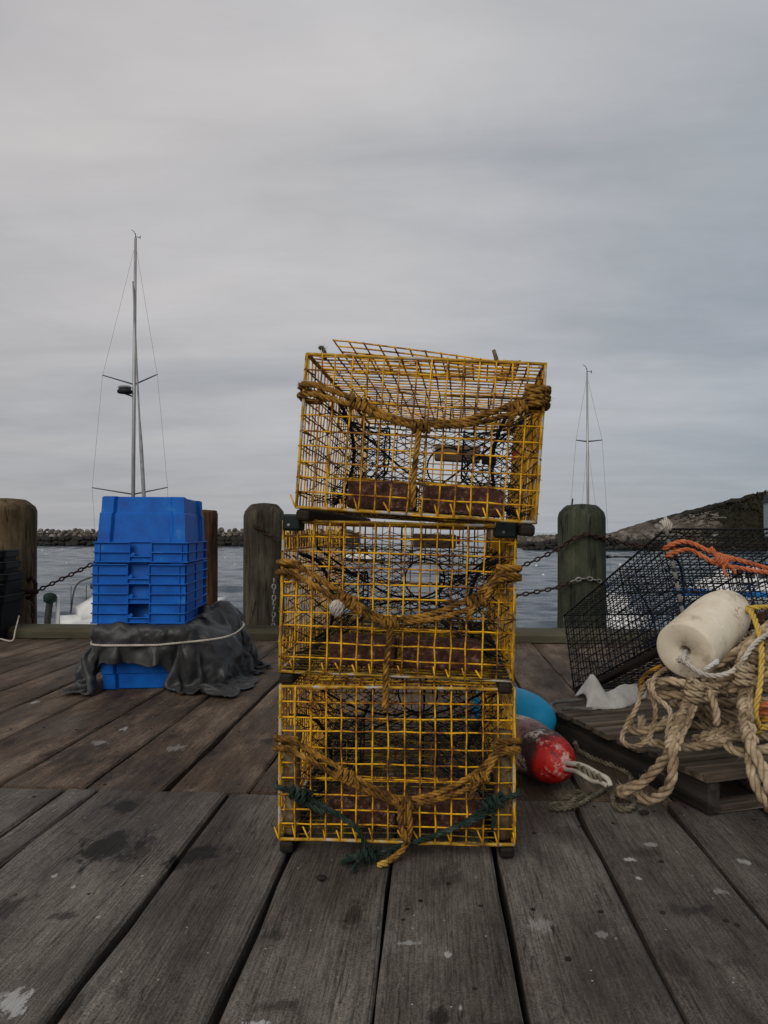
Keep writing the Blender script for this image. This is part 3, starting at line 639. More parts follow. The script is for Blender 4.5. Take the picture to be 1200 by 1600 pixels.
# ---- headland on the right
def hill_profile(px):
    xs = [700, 812, 822, 870, 945, 1000, 1035, 1075, 1120, 1150, 1165, 1200, 1260, 1340, 1500]
    ys = [861, 861, 842, 838, 837, 835, 821, 809, 796, 790, 788, 775, 762, 752, 745]
    return float(np.interp(px, xs, ys))
YH = 190.0
def hnoise(x, y):
    return (math.sin(x * .31 + 1.3 * math.sin(y * .17)) + math.sin(y * .37 + x * .11 + 2) + .6 * math.sin(x * .83 + y * .71) + .4 * math.sin(x * 1.9 - y * 1.3)) / 3
q = MB(); V = []; Fs = []
nx, ny = 260, 90
for j in range(ny + 1):
    v = j / ny
    for i in range(nx + 1):
        px = 790 + (1520 - 790) * i / nx
        Yc = 168 + 90 * v
        p = at(px, 832, YH); X = p.x
        ztop = at(px, hill_profile(px), YH).z
        tt = min(1.0, max(0, (Yc - 170) / 20.0))
        s_ = math.sin(tt * math.pi / 2) ** .8
        h = (WATER - 1.5) + (ztop - WATER + 1.5) * s_
        if v > .5: h -= (v - .5) * 6
        h += (hnoise(X, Yc) * .35 + .5 * mnoise.noise(Vector((X * .35, Yc * .35, 2))) + .3 * mnoise.noise(Vector((X * 1.1, Yc * 1.1, 7)))) * s_
        V.append((X + hnoise(Yc, X) * .6, Yc, h))
for j in range(ny):
    for i in range(nx):
        a = j * (nx + 1) + i; Fs.append((a, a + 1, a + nx + 2, a + nx + 1))
q.add(V, Fs)
m, t, b = newmat('headland rock and heath')
tg = N(t, 'ShaderNodeTexCoord'); sg = N(t, 'ShaderNodeSeparateXYZ'); L(t, tg.outputs['Object'], sg.inputs[0])
na = N(t, 'ShaderNodeTexNoise', ins={'Scale': .45, 'Detail': 8, 'Roughness': .7}); L(t, tg.outputs['Object'], na.inputs['Vector'])
nb = N(t, 'ShaderNodeTexNoise', ins={'Scale': .09, 'Detail': 5, 'Roughness': .6}); L(t, tg.outputs['Object'], nb.inputs['Vector'])
rock = ramp(t, na.outputs[0], [(.32, (.020, .016, .012)), (.5, (.085, .066, .05)), (.72, (.22, .18, .145))])
heath = ramp(t, na.outputs[0], [(.3, (.006, .006, .003)), (.55, (.018, .016, .008)), (.75, (.040, .030, .016))])
xx = N(t, 'ShaderNodeMapRange', ins={1: 52.0, 2: 76.0, 3: -.25, 4: .33}); L(t, sg.outputs[0], xx.inputs[0])
ad = N(t, 'ShaderNodeMath', operation='ADD'); L(t, xx.outputs[0], ad.inputs[0]); L(t, nb.outputs[0], ad.inputs[1])
fac = ramp(t, ad.outputs[0], [(.50, (0, 0, 0)), (.58, (1, 1, 1))])
mm = N(t, 'ShaderNodeMixRGB'); L(t, fac.outputs[0], mm.inputs[0]); L(t, rock.outputs[0], mm.inputs[1]); L(t, heath.outputs[0], mm.inputs[2])
tide = N(t, 'ShaderNodeMapRange', ins={1: WATER + .9, 2: WATER + 1.9, 3: 1, 4: 0}); L(t, sg.outputs[2], tide.inputs[0])
m3 = N(t, 'ShaderNodeMixRGB', ins={2: (.014, .013, .010, 1)}); L(t, tide.outputs[0], m3.inputs[0]); L(t, mm.outputs[0], m3.inputs[1])
L(t, m3.outputs[0], b.inputs['Base Color']); b.inputs['Roughness'].default_value = .9; b.inputs['Specular IOR Level'].default_value = .15
bp = N(t, 'ShaderNodeBump', ins={'Strength': .8, 'Distance': .6}); L(t, na.outputs[0], bp.inputs['Height']); L(t, bp.outputs[0], b.inputs['Normal'])
hill = q.build('headland_hill', m, smooth=True); tag(hill, 'rocky headland with dark heath rising at the right', kind='structure')
HV = np.array(V)
# low scrub that reads as one mass
q = MB()
for _ in range(30000):
    k = random.randrange(len(HV)); x, y, z = HV[k]
    if x < 61 + random.uniform(0, 13) or y < 173 or y > 196: continue
    s_ = random.uniform(.12, .34); c = np.array((x + random.uniform(-.4, .4), y + random.uniform(-.8, .8), z + random.uniform(0, .7)))
    a = np.array([random.gauss(0, 1) for _ in range(3)]); a /= np.linalg.norm(a); d = np.cross(a, (random.random(), .3, .5)); d /= np.linalg.norm(d)
    q.add([c - a * s_ - d * s_ * .6, c + a * s_ - d * s_ * .6, c + a * s_ * .7 + d * s_, c - a * s_ * .7 + d * s_ * .8], [(0, 1, 2, 3)])
tag(q.build('heath_scrub', M['scrub']), 'dark low heath scrub covering the headland slope', 'scrub', kind='stuff')

# ---- boulders: a few shared shapes
def boulder(seed, mat):
    r_ = random.Random(seed); q = MB(); n, k = 9, 7
    f = [(r_.uniform(1, 3), r_.uniform(0, 6), r_.uniform(0, 6)) for _ in range(4)]
    cuts = []
    for _ in range(7):
        d = np.array([r_.gauss(0, 1) for _ in range(3)]); cuts.append((d / np.linalg.norm(d), r_.uniform(.62, .9)))
    rings = []
    for i in range(k + 1):
        th = math.pi * (i + .02) / (k + .04); ring = []
        for j in range(n):
            ph = 2 * math.pi * j / n
            p = np.array((math.sin(th) * math.cos(ph), math.sin(th) * math.sin(ph), math.cos(th))) * (1 + r_.uniform(-.06, .06))
            for d, c in cuts:
                o = p @ d
                if o > c: p = p - d * (o - c)
            ring.append(p * (1, 1, .72))
        rings.append(ring)
    q.loft(rings)
    return q.mesh('stone', mat)
stones = [boulder(i, M['stone']) for i in range(6)]; stones_w = [boulder(40 + i, M['stone_wet']) for i in range(3)]
def put_stone(parent, p, s, wet=False):
    o = link('stone', random.choice(stones_w if wet else stones), parent, loc=p, rot=(random.uniform(-.4, .4), random.uniform(-.4, .4), random.uniform(0, 6.28)))
    o.scale = (s * random.uniform(.8, 1.35), s * random.uniform(.8, 1.1), s * random.uniform(.75, 1.1))
    return o
# left breakwater
YB = 222.0
bw = thing('breakwater', 'long rubble breakwater of pale boulders over a dark tide band', 'breakwater', tuple(at(250, 853, YB)))
lw = rel(bw)
q = MB(); rings = []
for i in range(41):
    px = -120 + (560 + 120) * i / 40; p = at(px, 853, YB); x = p.x
    rings.append([lw((x, YB - 4.5, WATER - 1)), lw((x, YB - 2.0, WATER + 2.2)), lw((x, YB - .3, WATER + 4.0)), lw((x, YB + 4, WATER + 4.0)), lw((x, YB + 9, WATER - 1))])
q.loft(rings); q.build('core', M['stone_wet'], bw)
for row, (dy_, z_, s_, wet) in enumerate([(-3.7, .6, 1.25, True), (-2.3, 1.9, 1.15, True), (-1.0, 3.0, 1.05, False), (-.1, 3.85, 1.0, False), (1.2, 4.45, .95, False)]):
    px = -110 + row * 3
    while px < 545:
        p = at(px, 853, YB)
        put_stone(bw, lw((p.x, YB + dy_ + random.uniform(-.4, .4), WATER + z_ + random.uniform(-.25, .3))), s_ * random.uniform(.75, 1.2), wet)
        px += random.uniform(8, 12)
# rocks along the tip and shore of the headland
pt = thing('rocky_point', 'boulder point at the foot of the headland, right of the traps', 'rocks', tuple(at(900, 860, 172)))
lp = rel(pt)
for (y_, z_, s_, wet) in [(169, .5, 1.1, True), (170.5, 1.5, 1.1, True), (172.5, 2.5, 1.0, False), (174.5, 3.2, .95, False)]:
    px = 822 if z_ < 2 else 828
    while px < 1075:
        p = at(px, 858, y_)
        top = at(px, hill_profile(px), YH).z - .2
        zz = WATER + z_ * (.8 + .2 * min(1, (px - 815) / 50))
        if zz < top + .4: put_stone(pt, lp((p.x, y_ + random.uniform(-.4, .6), zz + random.uniform(-.2, .3))), s_ * random.uniform(.7, 1.25), wet)
        px += random.uniform(7, 11)
for _ in range(80):
    px = random.uniform(960, 1110); y_ = random.uniform(176, 192); tt = min(1, (y_ - 170) / 20); p = at(px, hill_profile(px), YH)
    zz = (WATER - 1.5) + (p.z - WATER + 1.5) * math.sin(tt * math.pi / 2) ** .8
    o = put_stone(pt, lp((p.x, y_, zz - .15)), random.uniform(.6, 1.5)); o.scale.z *= .55
# ledge breaking the water
lg = thing('rock_ledge', 'low dark ledge awash in front of the point', 'rocks', tuple(at(970, 872, 118)))
ll = rel(lg)
for px in (952, 960, 967, 975, 983, 990):
    p = at(px, 866 + 4, 118); o = put_stone(lg, ll((p.x, 118 + random.uniform(-.8, .8), WATER + .1)), .8, True); o.scale.z *= .45
# small person-like figure on the crest, with a bush standing in for it
p = at(1122, 793, 186)
bu = thing('crest_figure', 'tiny lone dark person-like figure on the crest of the headland, built as a bush', 'bush', tuple(p))
q = MB()
for _ in range(160):
    c = np.array([random.gauss(0, .35), random.gauss(0, .35), abs(random.gauss(.5, .4))]); d = np.array([random.gauss(0, .16) for _ in range(3)]); e_ = np.array([random.gauss(0, .16) for _ in range(3)])
    q.add([c, c + d, c + e_], [(0, 1, 2)])
q.build('foliage', M['scrub'], bu)
q = MB(); q.tube([(0, 0, -.8), (0, 0, .6)], [.09, .04], 6); q.build('stem', M['beam'], bu)
# house at the right edge
hp = at(1238, 842, 165)
ho = thing('clapboard_house', 'pale blue house cut off by the right edge of the picture', 'house', tuple(hp), (0, 0, R(-8)))
q = MB()
for i in range(22): q.box((0, 0, .18 + i * .36), (9.3 + .03 * (i % 2), 7, .35))
q.build('wall', M['house'], ho)
q = MB(); q.add([(-5, -3.9, 7.9), (5, -3.9, 7.9), (5, 3.9, 7.9), (-5, 3.9, 7.9), (-5, 0, 10), (5, 0, 10)], [(0, 1, 5, 4), (2, 3, 4, 5), (1, 2, 5), (3, 0, 4), (0, 3, 2, 1)]); rf = q.build('roof', M['roof'], ho)
q = MB(); q.box((3.4, -1, 9.6), (.7, .7, 2.0)); q.build('chimney', M['stone'], rf)
for (x, z) in [(-3.7, 5.4), (-1.2, 5.4), (1.5, 5.4), (-3.7, 2.2), (-1.2, 2.2), (1.5, 2.2)]:
    q = MB(); q.box((x, -3.55, z), (1.15, .12, 1.6)); w_ = q.build('window', M['hull'], ho)
    for s_ in (-1, 1):
        q = MB(); q.box((x, -3.63, z + s_ * .37), (.9, .05, .66)); q.build('pane', M['window'], w_)

# ================================================================== PIER EDGE
kx = [-5.2, -2.42, .46, 3.9]
klabels = ['mossy kerb timber along the pier edge, left of the blue tote stack', 'mossy kerb timber along the pier edge behind the yellow traps', 'mossy kerb timber along the pier edge under the right piling']
for i in range(3):
    q = MB(); rings = []
    a, c = kx[i] + .006, kx[i + 1] - .006
    for k in range(31):
        x = a + (c - a) * k / 30 - (a + c) / 2; j = random.gauss(0, .003)
        rings.append([(x, -.15 + j, 0), (x, -.15 + j, .045), (x, -.12 + j, .072), (x, 0, .078 + j * .5), (x, .11, .070), (x, .14, .045), (x, .14, 0)])
    q.loft(rings)
    o = q.build('kerb_timber', M['kerb'], loc=((a + c) / 2, 5.34, .0035)); tag(o, klabels[i], 'kerb', 'kerb timbers at the pier edge')

def piling(px, top_py, wpx, mat, label, Y=5.72, lean=0.0, dome=.10, flat=.6, name='mooring_piling'):
    base = at(px, 985, Y); r_ = wpx / 2 * Y / F / 1.003
    ztop = at(px, top_py, Y).z
    n = 40; prof = [(1.03, WATER - 1.2), (1.02, -1.0), (1.0, 0.0), (.985, .3), (.985, ztop - dome - .1), (.985, ztop - dome), (.93, ztop - dome * .62), (flat + .12, ztop - dome * .22), (flat, ztop - dome * .07), (flat * .5, ztop), (.02, ztop + .004)]
    # extra rings along the shaft so that it is not a perfect tube
    pr = []
    for (a, z0), (b_, z1) in zip(prof[:-1], prof[1:]):
        k = max(1, int((z1 - z0) / .09)) if z0 > -.2 else max(1, int((z1 - z0) / .8))
        for i in range(k): pr.append((a + (b_ - a) * i / k, z0 + (z1 - z0) * i / k))
    pr.append(prof[-1])
    ph = random.uniform(0, 6); V = []; Fs = []
    for (rr, z) in pr:
        for j in range(n):
            a = 2 * math.pi * j / n
            w = 1 + .02 * math.sin(2 * a + ph + z * .8) + .012 * math.sin(3 * a - ph * 2 + z * 1.7) + .008 * math.sin(9 * a + ph) + random.gauss(0, .003)
            V.append((rr * r_ * w * math.cos(a), rr * r_ * w * math.sin(a), z))
    for i in range(len(pr) - 1):
        for j in range(n):
            k = (j + 1) % n; Fs.append((i * n + j, i * n + k, (i + 1) * n + k, (i + 1) * n + j))
    Fs.append(tuple((len(pr) - 1) * n + j for j in range(n)))
    q = MB(); q.add(V, Fs)
    o = q.build(name, mat, smooth=True, loc=(base.x, Y, 0), rot=(0, lean, 0)); tag(o, label, 'piling', 'wooden mooring pilings at the pier edge')
    return o, r_
P1, r1 = piling(6, 779, 98, M['pile_brown'], 'brown domed piling at the left edge of the picture', Y=5.75)
P2, r2 = piling(412, 786.5, 66, M['pile_grey'], 'grey-brown piling just left of the yellow trap stack', Y=5.70)
P3, r3 = piling(909.5, 788, 74, M['pile_green'], 'green-stained piling with two chains, right of the trap stack', Y=5.70)
P4, r4 = piling(318, 797, 44, M['post_red'], 'narrow reddish post behind the blue totes', Y=5.80, dome=.03, flat=.8)
# small spike on the right piling
q = MB(); p0 = at(893, 789, 5.7); p1 = at(895, 779, 5.7)
sp_ = P3; lc = rel(P3); q.tube([lc(p0 - Vector((0, 0, .02))), lc(p1)], .006, 6); q.build('spike', M['dark_gear'], P3)

# ---- chains, link by link
def link_mesh(name, mat, ln=.052, wd=.037, r_=.0066):
    q = MB(); pts = []
    a = ln / 2 - wd / 2; w = wd / 2 - r_
    for i in range(5):
        t_ = -math.pi / 2 + math.pi * i / 4; pts.append((a + w * math.cos(t_), w * math.sin(t_), 0))
    for i in range(5):
        t_ = math.pi / 2 + math.pi * i / 4; pts.append((-a + w * math.cos(t_), w * math.sin(t_), 0))
    q.tube(pts, r_, 5, closed=True)
    return q.mesh('link', mat, True)
lk_rust = link_mesh('link', M['rust']); lk_galv = link_mesh('link', M['galv'])
def chain(pts, label, galv=(2, 3), pitch=.041):
    P, s_ = resample(catmull(pts, 14), pitch)
    root = thing('rusty_chain', label, 'chain', tuple(P[0]), group='chains slung between the pilings'); 
    T, A, B = frames(P)
    for i in range(len(P)):
        tv = Vector(T[i]); n_ = Vector((0, 0, 1)); side = tv.cross(n_); side = side.normalized() if side.length > .05 else Vector((1, 0, 0)); upv = side.cross(tv).normalized()
        if i % 2: y_, z_ = side, upv
        else: y_, z_ = upv, -side
        rot = Matrix((tv, y_, z_)).transposed().to_euler()
        f = i / len(P)
        o = link('link', lk_galv if galv[0] <= f <= galv[1] else lk_rust, root, loc=Vector(P[i]) - root.location, rot=rot)
    return root
def sag(a, b_, d, n=7):
    a, b_ = Vector(a), Vector(b_)
    return [a.lerp(b_, i / n) - Vector((0, 0, 4 * d * (i / n) * (1 - i / n))) for i in range(n + 1)]
chain(sag(at(52, 926, 5.62), at(302, 800, 5.66), .01), 'rusty chain climbing from the left piling towards the reddish post')
chain([at(49, 935, 5.56), at(51, 950, 5.555), at(51, 986, 5.55)], 'short rusty chain hanging down the left piling')
q = MB(); c = at(55, 918, 5.60); 
sh = thing('shackle', 'rusty shackle bolted to the left piling', 'shackle', tuple(c))
q.tube([(-.06, 0, .055), (-.01, -.02, .08), (.02, -.03, .03), (.015, -.03, -.03), (-.01, -.03, -.07), (-.06, -.01, -.08)], .016, 7); q.build('bow', M['rust'], sh, True)
q = MB(); q.tube([(-.14, -.02, -.03), (.035, -.03, -.03)], .02, 8); q.build('bolt', M['rust'], sh, True)
chain(sag(at(400, 823, 5.52), at(872, 859, 5.60), .34) [:-1] + [at(872, 858, 5.57), at(893, 843, 5.50), at(915, 835, 5.49), at(935, 839, 5.52), at(949, 842, 5.60), at(985, 850, 5.7), at(1060, 855, 5.75), at(1210, 850, 5.75)],
      'upper rusty chain from the grey piling round the right piling')
chain(sag(at(432, 905, 5.60), at(874, 915, 5.58), .16)[:-1] + [at(875, 917, 5.56), at(895, 908, 5.50), at(915, 904, 5.49), at(932, 907, 5.51), at(948, 913, 5.57)], 'lower chain with bright galvanised links on the right piling', galv=(.87, 2))
chain([at(428, 908, 5.53), at(428, 940, 5.52), at(427, 987, 5.52)], 'short grey chain hanging beside the grey piling', galv=(-1, 2))

# ================================================================== YELLOW LOBSTER TRAPS
TW, TH, TL = .552, .360, 1.12
WR = .0021
def wire_grid(mb, org, ud, vd, nu, nv, du, dv, nrm, r=WR, jit=.0015, warp=.004, n=5, vstop=None, hdrop=None):
    """welded mesh: wires along v at every u step and along u at every v step"""
    org, ud, vd, nrm = (np.array(a, float) for a in (org, ud, vd, nrm))
    p1, p2, p3 = rng.uniform(0, 6, 3)
    def pt(u, v, off):
        w = warp * (math.sin(u * math.pi / nu * 1.7 + p1) * math.sin(v * math.pi / nv * 1.3 + p2)) * min(1, min(u, nu - u) + .0, ) if warp else 0
        return org + ud * (u * du) + vd * (v * dv) + nrm * (off + w)
    offs_u = rng.normal(0, jit, nu + 1); offs_v = rng.normal(0, jit, nv + 1)
    for i in range(nu + 1):
        P = [pt(i, j, r * .8) + ud * (offs_u[i] + rng.normal(0, jit * .5)) + nrm * rng.normal(0, jit * .5) for j in range(nv + 1)]
        mb.tube(P, r, n)
    for j in range(nv + 1):
        P = [pt(i, j, -r * .8) + vd * (offs_v[j] + rng.normal(0, jit * .5)) + nrm * rng.normal(0, jit * .5) for i in range(nu + 1)]
        mb.tube(P, r, n)
def net_surface(mb, f, nu, nv, r=.0014, closed=False, knots=True, skip=None):
    """knotted diamond netting on a surface f(u, v)"""
    for k in range(nu + (0 if closed else 1)):
        P = []
        for j in range(nv + 1):
            s_ = .5 if (j + k) % 2 else -.5
            u = (k + s_ * .96) / nu
            u = u % 1.0 if closed else min(1, max(0, u))
            P.append(np.array(f(u, j / nv)))
        for a, b_ in zip(P[:-1], P[1:]):
            if np.linalg.norm(a - b_) < .12 and not (skip and (skip(a) or skip(b_))):
                mid = (a + b_) / 2; mid = mid + np.array([0, 0, -.0018])
                mb.tube([a, mid, b_], r, 3, caps=False)
        if knots:
            for j in range(nv + 1):
                if (j + k) % 2 == 0: continue
                if skip and skip(P[j]): continue
                c = P[j]; s_ = r * 2.3
                mb.add([c + d for d in np.array([(s_, 0, 0), (-s_, 0, 0), (0, s_, 0), (0, -s_, 0), (0, 0, s_), (0, 0, -s_)])], [(0, 2, 4), (2, 1, 4), (1, 3, 4), (3, 0, 4), (2, 0, 5), (1, 2, 5), (3, 1, 5), (0, 3, 5)])
def funnel(rect, cen, rad, ax1, ax2):
    """surface from a rectangle loop to a ring"""
    rect = [np.array(p, float) for p in rect]; cen = np.array(cen, float); ax1, ax2 = np.array(ax1, float), np.array(ax2, float)
    def f(u, v):
        s_ = u * 4; k = int(s_) % 4; tt = s_ - int(s_)
        a = rect[k] * (1 - tt) + rect[(k + 1) % 4] * tt
        th = 2 * math.pi * u + math.pi * 1.25
        c = cen + rad * (math.cos(th) * ax1 + math.sin(th) * ax2)
        e_ = v ** .85
        p = a * (1 - e_) + c * e_
        p = p + np.array((0, 0, -.018 * math.sin(math.pi * v)))
        return p
    return f
def ring_pts(cen, rad, ax1, ax2, n=24):
    return [np.array(cen) + rad * (math.cos(2 * math.pi * i / n) * np.array(ax1) + math.sin(2 * math.pi * i / n) * np.array(ax2)) for i in range(n)]

def make_trap(label, loc, rot, wire, worn, net, group, grimy=None, dims=(TW, TH, TL), cells=(15, 10, 30), bricks=True, side=True, runner_z=.028):
    w, h, l = dims; cx, cz, cy = cells
    grimy = grimy or wire
    root = thing('lobster_trap', label, 'lobster trap', loc, rot, group)
    du, dv, dl = w / cx, h / cz, l / cy
    q = MB(); wire_grid(q, (-w / 2, 0, 0), (1, 0, 0), (0, 0, 1), cx, cz, du, dv, (0, -1, 0)); 
    for i in range(cx + 1):       # clipped wire ends along the bottom of the end panel
        if random.random() < .85:
            x = -w / 2 + i * du + random.uniform(-.003, .003); q.tube([(x, -.004, .002), (x - random.uniform(.004, .016), random.uniform(-.006, .012), random.uniform(.018, .034))], WR * .95, 5)
    for zz in np.arange(1, cz):    # and along its sides
        for s_ in (-1, 1):
            if random.random() < .8:
                z_ = zz * dv; q.tube([(s_ * w / 2, -.005, z_), (s_ * (w / 2 + .004), -.002, z_ - .002), (s_ * (w / 2 - random.uniform(.012, .026)), .010, z_ - random.uniform(.006, .022))], WR * .95, 5)
    q.build('end_panel', wire, root, smooth=True)
    q = MB(); wire_grid(q, (-w / 2, l, 0), (1, 0, 0), (0, 0, 1), cx, cz, du, dv, (0, 1, 0)); q.build('end_panel', wire, root, smooth=True)
    for s_ in (-1, 1):
        q = MB(); wire_grid(q, (s_ * w / 2, 0, 0), (0, 1, 0), (0, 0, 1), cy, cz, dl, dv, (s_, 0, 0)); q.build('side_panel', wire, root, smooth=True)
    q = MB(); wire_grid(q, (-w / 2, 0, 0), (1, 0, 0), (0, 1, 0), cx, cy, du, dl, (0, 0, -1)); q.build('floor_panel', grimy, root, smooth=True)
    q = MB(); wire_grid(q, (-w / 2, 0, h), (1, 0, 0), (0, 1, 0), cx, cy, du, dl, (0, 0, 1)); q.build('top_panel', wire, root, smooth=True)
    # heavier edge wires
    q = MB()
    e_ = .0040
    for s_ in (-1, 1):
        for z_ in (0, h): q.tube([(s_ * w / 2, y, z_ + random.gauss(0, .0006)) for y in np.linspace(0, l, 12)], e_, 6)
        for y_ in (0, l): q.tube([(s_ * w / 2, y_, z_) for z_ in np.linspace(0, h, 8)], e_, 6)
    for y_ in (0, l):
        for z_ in (0, h): q.tube([(x, y_, z_ + random.gauss(0, .0006)) for x in np.linspace(-w / 2, w / 2, 12)], e_, 6)
    q.build('frame', worn, root, smooth=True)
    # bait shelf wires: a short false floor behind the bricks
    if side:
        q = MB(); wire_grid(q, (-w / 2 + .06, .17, .086), (1, 0, 0), (0, 1, 0), 11, 1, (w - .12) / 11, .03, (0, 0, 1), warp=0); q.build('brick_guard', wire, root, smooth=True)
    for s_ in (-1, 1):
        q = MB(); q.box((s_ * (w / 2 - .017), l / 2, -runner_z / 2 - .0045), (.034, l + .008, runner_z)); q.build('runner', M['runner'], root, bevel=.008)
    q = MB(); wire_grid(q, (-w / 2 + .006, .44, .004), (1, 0, 0), (0, 0, 1), cx, 3, (w - .012) / cx, dv, (0, -1, 0)); wire_grid(q, (-w / 2 + .006, .44, h - dv * 3), (1, 0, 0), (0, 0, 1), cx, 3, (w - .012) / cx, dv * .98, (0, -1, 0)); q.build('divider', grimy, root, smooth=True)
    # netting heads
    q = MB()
    X, Z = (1, 0, 0), (0, 0, 1)
    c1 = (.045, .80, h * .50)
    net_surface(q, funnel([(-w / 2 + .012, .40, .015), (w / 2 - .012, .40, .015), (w / 2 - .012, .40, h - .02), (-w / 2 + .012, .40, h - .02)], c1, .068, X, Z), 30, 9, r=.0011, closed=True)
    o = tag(q.build('parlour_net', net, root), kind='stuff')
    q = MB(); q.tube(ring_pts(c1, .068, X, Z), .0032, 6, closed=True); q.build('hoop', net, o)
    ph_ = random.uniform(0, 6)
    q = MB(); net_surface(q, lambda u, v: ((u - .5) * (w - .02), .74 + .03 * math.sin(u * 5 + ph_) * math.sin(v * 3), .02 + v * h * .74 + .010 * math.sin(u * 6 + ph_)), 21, 22, r=.0015, skip=lambda p: math.hypot(p[0] - c1[0], p[2] - c1[2]) < .062)
    q.build('net_wall', net, root)
    for s_ in (-1, 1):
        q = MB(); c2 = (s_ * .10, .25, h * .47)
        net_surface(q, funnel([(s_ * (w / 2 - .008), .06, .02), (s_ * (w / 2 - .008), .42, .02), (s_ * (w / 2 - .008), .42, h * .76), (s_ * (w / 2 - .008), .06, h * .76)], c2, .062, (0, 1, 0), Z), 32, 6, closed=True)
        o = q.build('side_net', net, root)
        q = MB(); q.tube(ring_pts(c2, .062, (0, 1, 0), Z), .0022, 6, closed=True); q.build('hoop', net, o)
    # dark lashings that stretch the heads
    q = MB()
    for s_ in (-1, 1):
        q.rope([(s_ * .245, .05, h * .78), (s_ * .20, .10, h * .70), (s_ * .175, .16, h * .45), (s_ * .19, .2, h * .2), (s_ * .23, .24, .02)], .0048)
        q.rope([(s_ * .26, .38, h * .80), (s_ * .15, .50, h * .55), (s_ * .05, .68, h * .36), (.03, .78, h * .34)], .0036)
        q.rope([(s_ * .26, .40, .02), (s_ * .13, .55, .10), (.04, .78, h * .32)], .0032)
    q.build('lashing', net, root, smooth=True)
    q = MB()
    for _ in range(520):
        f = random.random()
        if f < .45: p = np.array((random.choice(np.arange(cx + 1)) * du - w / 2, 0, random.uniform(0, h)))
        elif f < .75: p = np.array((random.uniform(-w / 2, w / 2), random.uniform(0, l), random.choice((0, h))))
        else: p = np.array((random.choice((-1, 1)) * w / 2, random.uniform(0, l), random.uniform(0, h)))
        d = np.array([random.gauss(0, 1), random.gauss(0, 1), random.gauss(-.5, 1)]); d *= random.uniform(.006, .02) / np.linalg.norm(d); e2 = np.cross(d, (0, 1, .3)); e2 *= .0011 / (np.linalg.norm(e2) + 1e-9)
        q.add([p - e2, p + e2, p + d * .6 + e2, p + d], [(0, 1, 2), (0, 2, 3)])
    tag(q.build('weed', M['rope_dirty'], root), kind='stuff')
    if bricks:
        for (x0, x1, y0) in ((-.168, -.004, .062), (.014, .205, .055)):
            q = MB(); nb_ = 6; rings = []
            for i in range(nb_ + 1):
                x = x0 + (x1 - x0) * i / nb_
                j = lambda: random.gauss(0, .0025)
                rings.append([(x, y0 + j(), .008), (x, y0 + .095 + j(), .008), (x, y0 + .095 + j(), .074 + j()), (x, y0 + .05, .076 + j()), (x, y0 + j(), .073 + j()), (x, y0 - .002 + j(), .04)])
            q.loft(rings); q.build('ballast_brick', M['brick'], root, bevel=.006)
    return root
GRP = 'stack of yellow wire lobster traps'
pB = at(618.5, 1314, 1.768); pM = at(616.5, 1056, 1.768); pT = at(646.5, 804, 1.712)
trapB = make_trap('bottom yellow lobster trap standing on the deck', (pB.x, pB.y, .0335), (0, R(.2), R(0.6)), M['yellow_wire'], M['worn_wire'], M['net'], GRP, M['grimy_wire'])
trapM = make_trap('middle yellow lobster trap, with cream knot on its bridle', tuple(pM), (0, R(1.5), R(-1.0)), M['yellow_wire'], M['worn_wire'], M['net'], GRP, M['grimy_wire'])
trapT = make_trap('tilted yellow lobster trap on top of the stack', tuple(pT), (0, R(3.9), R(-2.6)), M['yellow_wire'], M['worn_wire'], M['net'], GRP, M['grimy_wire'])

# details of the top trap: sprung lid, wooden blocks, tags, rope scraps
q = MB()
def lid(i, j):
    x = -.222 + i * .0368; lift = max(0, 1 - max(0, (i - .5)) / 10.2) ** .85 * .036
    return (x + .02 * (j / 5) * (1 - i / 12), .03 + j * .0375, TH + .006 + lift * (1 - .13 * j) + (.004 if i > 10 else 0))
for i in range(13): q.tube([np.array(lid(i, j)) + (0, 0, .002) for j in range(7)], WR, 5)
for j in range(7): q.tube([lid(i, j) for i in range(13)], WR, 5)
q.build('sprung_lid', M['yellow_wire'], trapT, smooth=True)
q = MB(); q.box((.075, .86, .235), (.155, .05, .055)); q.build('wood_block', M['block_wood'], trapT, bevel=.004)
q = MB(); q.box((.185, .92, .225), (.05, .03, .03)); q.build('wood_block', M['runner'], trapT, bevel=.004)
q = MB(); q.box((.30 - .03, .9, .245), (.012, .004, .03)); q.build('tag', M['red_tag'], trapT)
q = MB(); q.tube([(.168, .03, TH), (.164, .03, TH + .018), (.158, .03, TH + .034)], [.011, .010, .0085], 8, squash=.5); q.build('strap_end', M['rope_dirty'], trapT)
q = MB(); q.rope([(-.238, .03, TH - .005), (-.240, .025, TH + .012), (-.246, .02, TH + .022), (-.252, .018, TH + .018)], .005); q.fuzz([(-.238, .03, TH), (-.246, .02, TH + .022)], .006, 60, .016); q.build('rope_scrap', M['rope_dirty'], trapT)
# middle trap: green corner pads, wood block, tag
for (x0, z0, w_, hh) in ((-.254, .356, .044, .040), (.252, .352, .052, .040)):
    q = MB(); q.box((x0, .012, z0), (w_, .062, hh)); o = q.build('corner_pad', M['green_pad'], trapM, bevel=.006)
    q = MB(); q.tube([(x0 - .006, -.020, z0 - .006), (x0 - .006, -.0225, z0 - .006)], .0035, 8); q.build('rivet', M['galv'], o)
q = MB(); q.box((.075, .90, .31), (.15, .05, .05)); q.build('wood_block', M['block_wood'], trapM, bevel=.004)
q = MB(); q.box((.16, .99, .315), (.012, .004, .03)); q.build('tag', M['red_tag'], trapM)
# bottom trap: weedy corner posts inside
for s_ in (-1, 1):
    q = MB(); zz = np.linspace(.004, .255, 14)
    q.tube([(s_ * (.252 + random.gauss(0, .001)), .035, z_) for z_ in zz], [.020 + random.gauss(0, .0014) for _ in zz], 12); q.build('corner_post', M['corner_post'], trapB, smooth=True)

